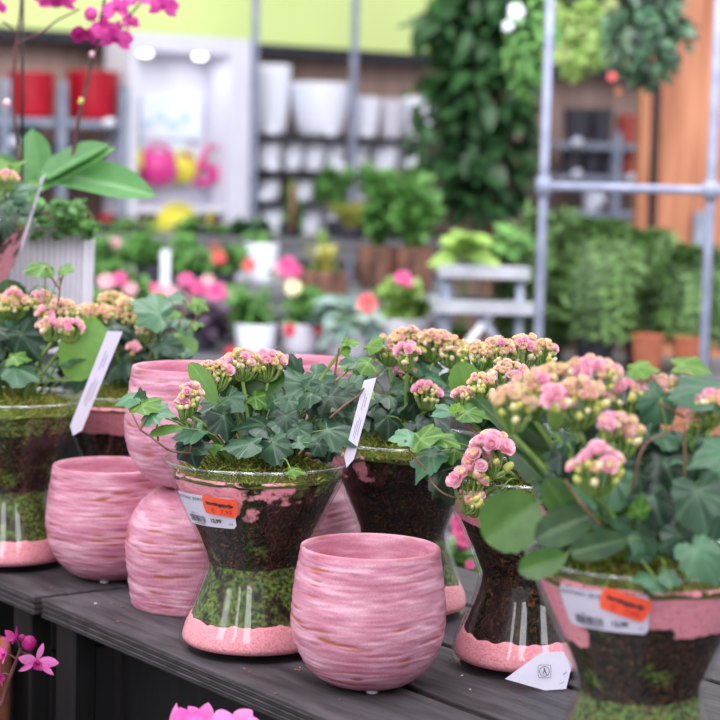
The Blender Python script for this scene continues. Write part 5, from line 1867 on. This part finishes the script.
plant('small red flowering plant on the floor-side tray under the white box', 'flowering plant', 'flowering_plant', 457, 340, 4.97, zc_ - .2395 - .0, 26, 'bush', 'plant_mid', 20, (OFFWHITE, 22, 12), [(457, 342, 9, RED_FL)], n=50)

# metal frame in front of the ferns
YG = 4.45
root = thing('metal_frame', 'grey steel pole frame with a crossbar before the ferns', 'frame', (at(630, 188, YG).x, YG, 0))
offp = root.location.copy()
xL, xR = at(546, 120, YG).x, at(714, 120, YG).x
for x in (xL, xR):
    for y in (YG,):
        mb = MB(); tube(mb, [(x, y, 0), (x, y, 2.3)], .0105, .0105, 10); mb.build('upright', GALV, root, off=offp)
zb_ = at(630, 188.5, YG).z
mb = MB(); tube(mb, [(xL - .012, YG - .0, zb_), (xR + .2, YG, zb_)], .0095, .0095, 10); mb.build('crossbar', GALV, root, off=offp)
for x in (xL, xR):
    mb = MB(); lathe(mb, [(.00005, zb_ - .02), (.0165, zb_ - .02), (.0165, zb_ + .02), (.00005, zb_ + .02)], 16, cx=x, cy=YG); mb.build('clamp', GALV, root, off=offp)
FERNP = ((528, 318, 60, 70, 'low fern beside the trolley, left of the steel pole'), (548, 282, 84, 128, 'feathery drooping fern at the left pole of the steel frame'), (597, 282, 84, 116, 'large drooping fern in the middle of the steel frame'),
         (646, 288, 80, 104, 'large drooping fern below the timber post'), (694, 300, 70, 96, 'drooping fern at the right edge beside the steel pole'))
for i, (x, y, w, h, lab) in enumerate(FERNP):
    r_ = plant(lab, 'fern', 'potted_fern', x, y, 5.12 + (.1 if i % 2 else -.05) + (.1 if i == 0 else 0), .74, w * 1.15, 'fern', 'plant_fern', h, (BLACKPOT, 40, 44), [(569, 236, 8, PALE), (576, 236, 6, PALE)] if i == 1 else (), n=330, ll=.05, t=(0, 1))
    rg = random.Random(i + 90); mb = MB(); cc_ = at(x, y - 8, 5.1)
    for _ in range(5):
        bush(mb, cc_ + Vector((rg.uniform(-.09, .09), rg.uniform(-.08, .05), rg.uniform(-.10, .12))), .06, .05, .06, 40, .016, .04, rg, 0, 0, .8, shell=.1)
    mb.build('fine_foliage', [MATS['plant_fern']], r_, off=r_.location)
for i, (x, lab) in enumerate(((650, 'terracotta pot under the ferns below the timber post'), (692, 'terracotta pot under the ferns nearest the right pole'))):
    a = at(x, 340, 4.95)
    root = thing('terracotta_pot', lab, 'plant pot', (a.x, 4.99, .7405))
    link(pot_lathe(.04, .03, .10, TERRA, 'pot_body', seg=28), 'pot_body', root)
plant('dark bushy plant behind the ferns at the left pole', 'potted plant', 'foliage_plant', 548, 300, 5.2, .74, 60, 'bush', 'plant_dark', 100, (BLACKPOT, 30, 20), n=200)

# magenta blooms behind the display table, seen between two planters
plant('magenta flowering plant low between the dark and the rooty planter', 'flowering plant', 'flowering_plant', 461, 560, 2.86, .50, 44, 'bush', 'plant_mid', 60, (PALE and OFFWHITE, 60, 60), [(459, 531, 9, ROSE), (463, 543, 9, ROSE), (470, 536, 7, ROSE), (456, 520, 8, ROSE), (468, 522, 7, ROSE), (470, 565, 6, ROSE)], n=70, lw=.02, ll=.03)

# big dark tree
YF = 6.75
P = Vector((at(486, 200, YF).x, YF, 0))
root = thing('indoor_tree', 'tall dark green broad leaved tree right of the white pots', 'tree', P)
link(pot_lathe(.17, .13, .34, BLACKPOT, 'pot'), 'pot', root)
mb = MB(); tube(mb, [P + Vector((0, 0, .3)), P + Vector((.02, 0, .9)), P + Vector((-.01, 0, 1.6)), P + Vector((.03, 0, 2.1))], .025, .012, 8)
rg = random.Random(77)
for _ in range(26):
    z = rg.uniform(.9, 2.0); a = rg.uniform(0, 6.28)
    tube(mb, [P + Vector((0, 0, z)), P + Vector((cos(a) * .12, sin(a) * .1, z + .07)), P + Vector((cos(a) * .22, sin(a) * .15, z + .1))], .006, .003, 5, n=3)
mb.build('trunk', VINE, root, off=P)
mb = MB()
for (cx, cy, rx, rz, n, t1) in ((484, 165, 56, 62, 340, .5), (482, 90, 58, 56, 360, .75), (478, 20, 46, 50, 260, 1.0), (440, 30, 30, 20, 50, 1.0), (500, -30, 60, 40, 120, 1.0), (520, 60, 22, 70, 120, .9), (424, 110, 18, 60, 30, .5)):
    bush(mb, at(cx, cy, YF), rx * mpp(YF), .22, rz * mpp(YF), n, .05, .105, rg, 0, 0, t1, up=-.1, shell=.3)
mb.build('foliage', MATS['plant_dark'], root, off=P)
P = Vector((at(470, 200, 7.6).x, 7.6, 0))
plant('light green tall plant rising behind the dark tree', 'potted plant', 'foliage_plant', 472, 20, 7.7, 0.0, 100, 'bush', 'plant_mid', 110, (BLACKPOT, 60, 60), n=260, lw=.05, ll=.11)


def hanging(label, px, py, Y, wpx, hpx, mat, n, bowl, flowers=(), t=(0, 1), lw=.03, ll=.035, bz=.07):
    SEEDN[0] += 1; rg = random.Random(SEEDN[0])
    c = at(px, py, Y); k = mpp(Y)
    P = Vector((c.x, Y, c.z))
    root = thing('hanging_basket', label, 'hanging plant', P)
    me = pot_lathe(.11, .07, .11, bowl, 'bowl'); link(me, 'bowl', root, (0, 0, bz))
    for a in range(3):
        mb = MB(); tube(mb, [(.1 * cos(a * 2.1), .1 * sin(a * 2.1), .09), (0, 0, .45), (0, 0, 3.0 - c.z + .02)], .003, .003, 5, n=2); mb.build('chain', STEEL, root)
    mb = MB()
    bush(mb, c, wpx * k / 2, .17, hpx * k / 2, n, lw, ll, rg, 0, *t, up=-.5, shell=.3)
    fern(mb, c + Vector((0, 0, .05)), wpx * k / 2, hpx * k * .55, int(n / 12), rg, 0, .03, .05, *t)
    mb.build('foliage', MATS[mat], root, off=P)
    for i, f in enumerate(flowers):
        bigflower(root, P, at(f[0], f[1], Y - .14), f[2] * k, f[3], SEEDN[0] + i)


hanging('trailing ivy basket hanging before the timber post', 648, 36, 5.45, 94, 104, 'ivy', 420, BLACKPOT, [(612, 77, 5, CORAL), (618, 92, 4, TERRA)], (.0, .55))
hanging('loose light green basket hanging at the steel pole', 580, 26, 6.1, 72, 110, 'plant_light', 220, BLACKPOT, (), (0, .8))
hanging('loose dark leafy basket hanging between tree and steel pole', 528, 40, 4.8, 56, 120, 'plant_mid', 200, BLACKPOT, [(516, 12, 9, WHITE), (508, 26, 6, WHITE)], (0, .7), bz=.14)
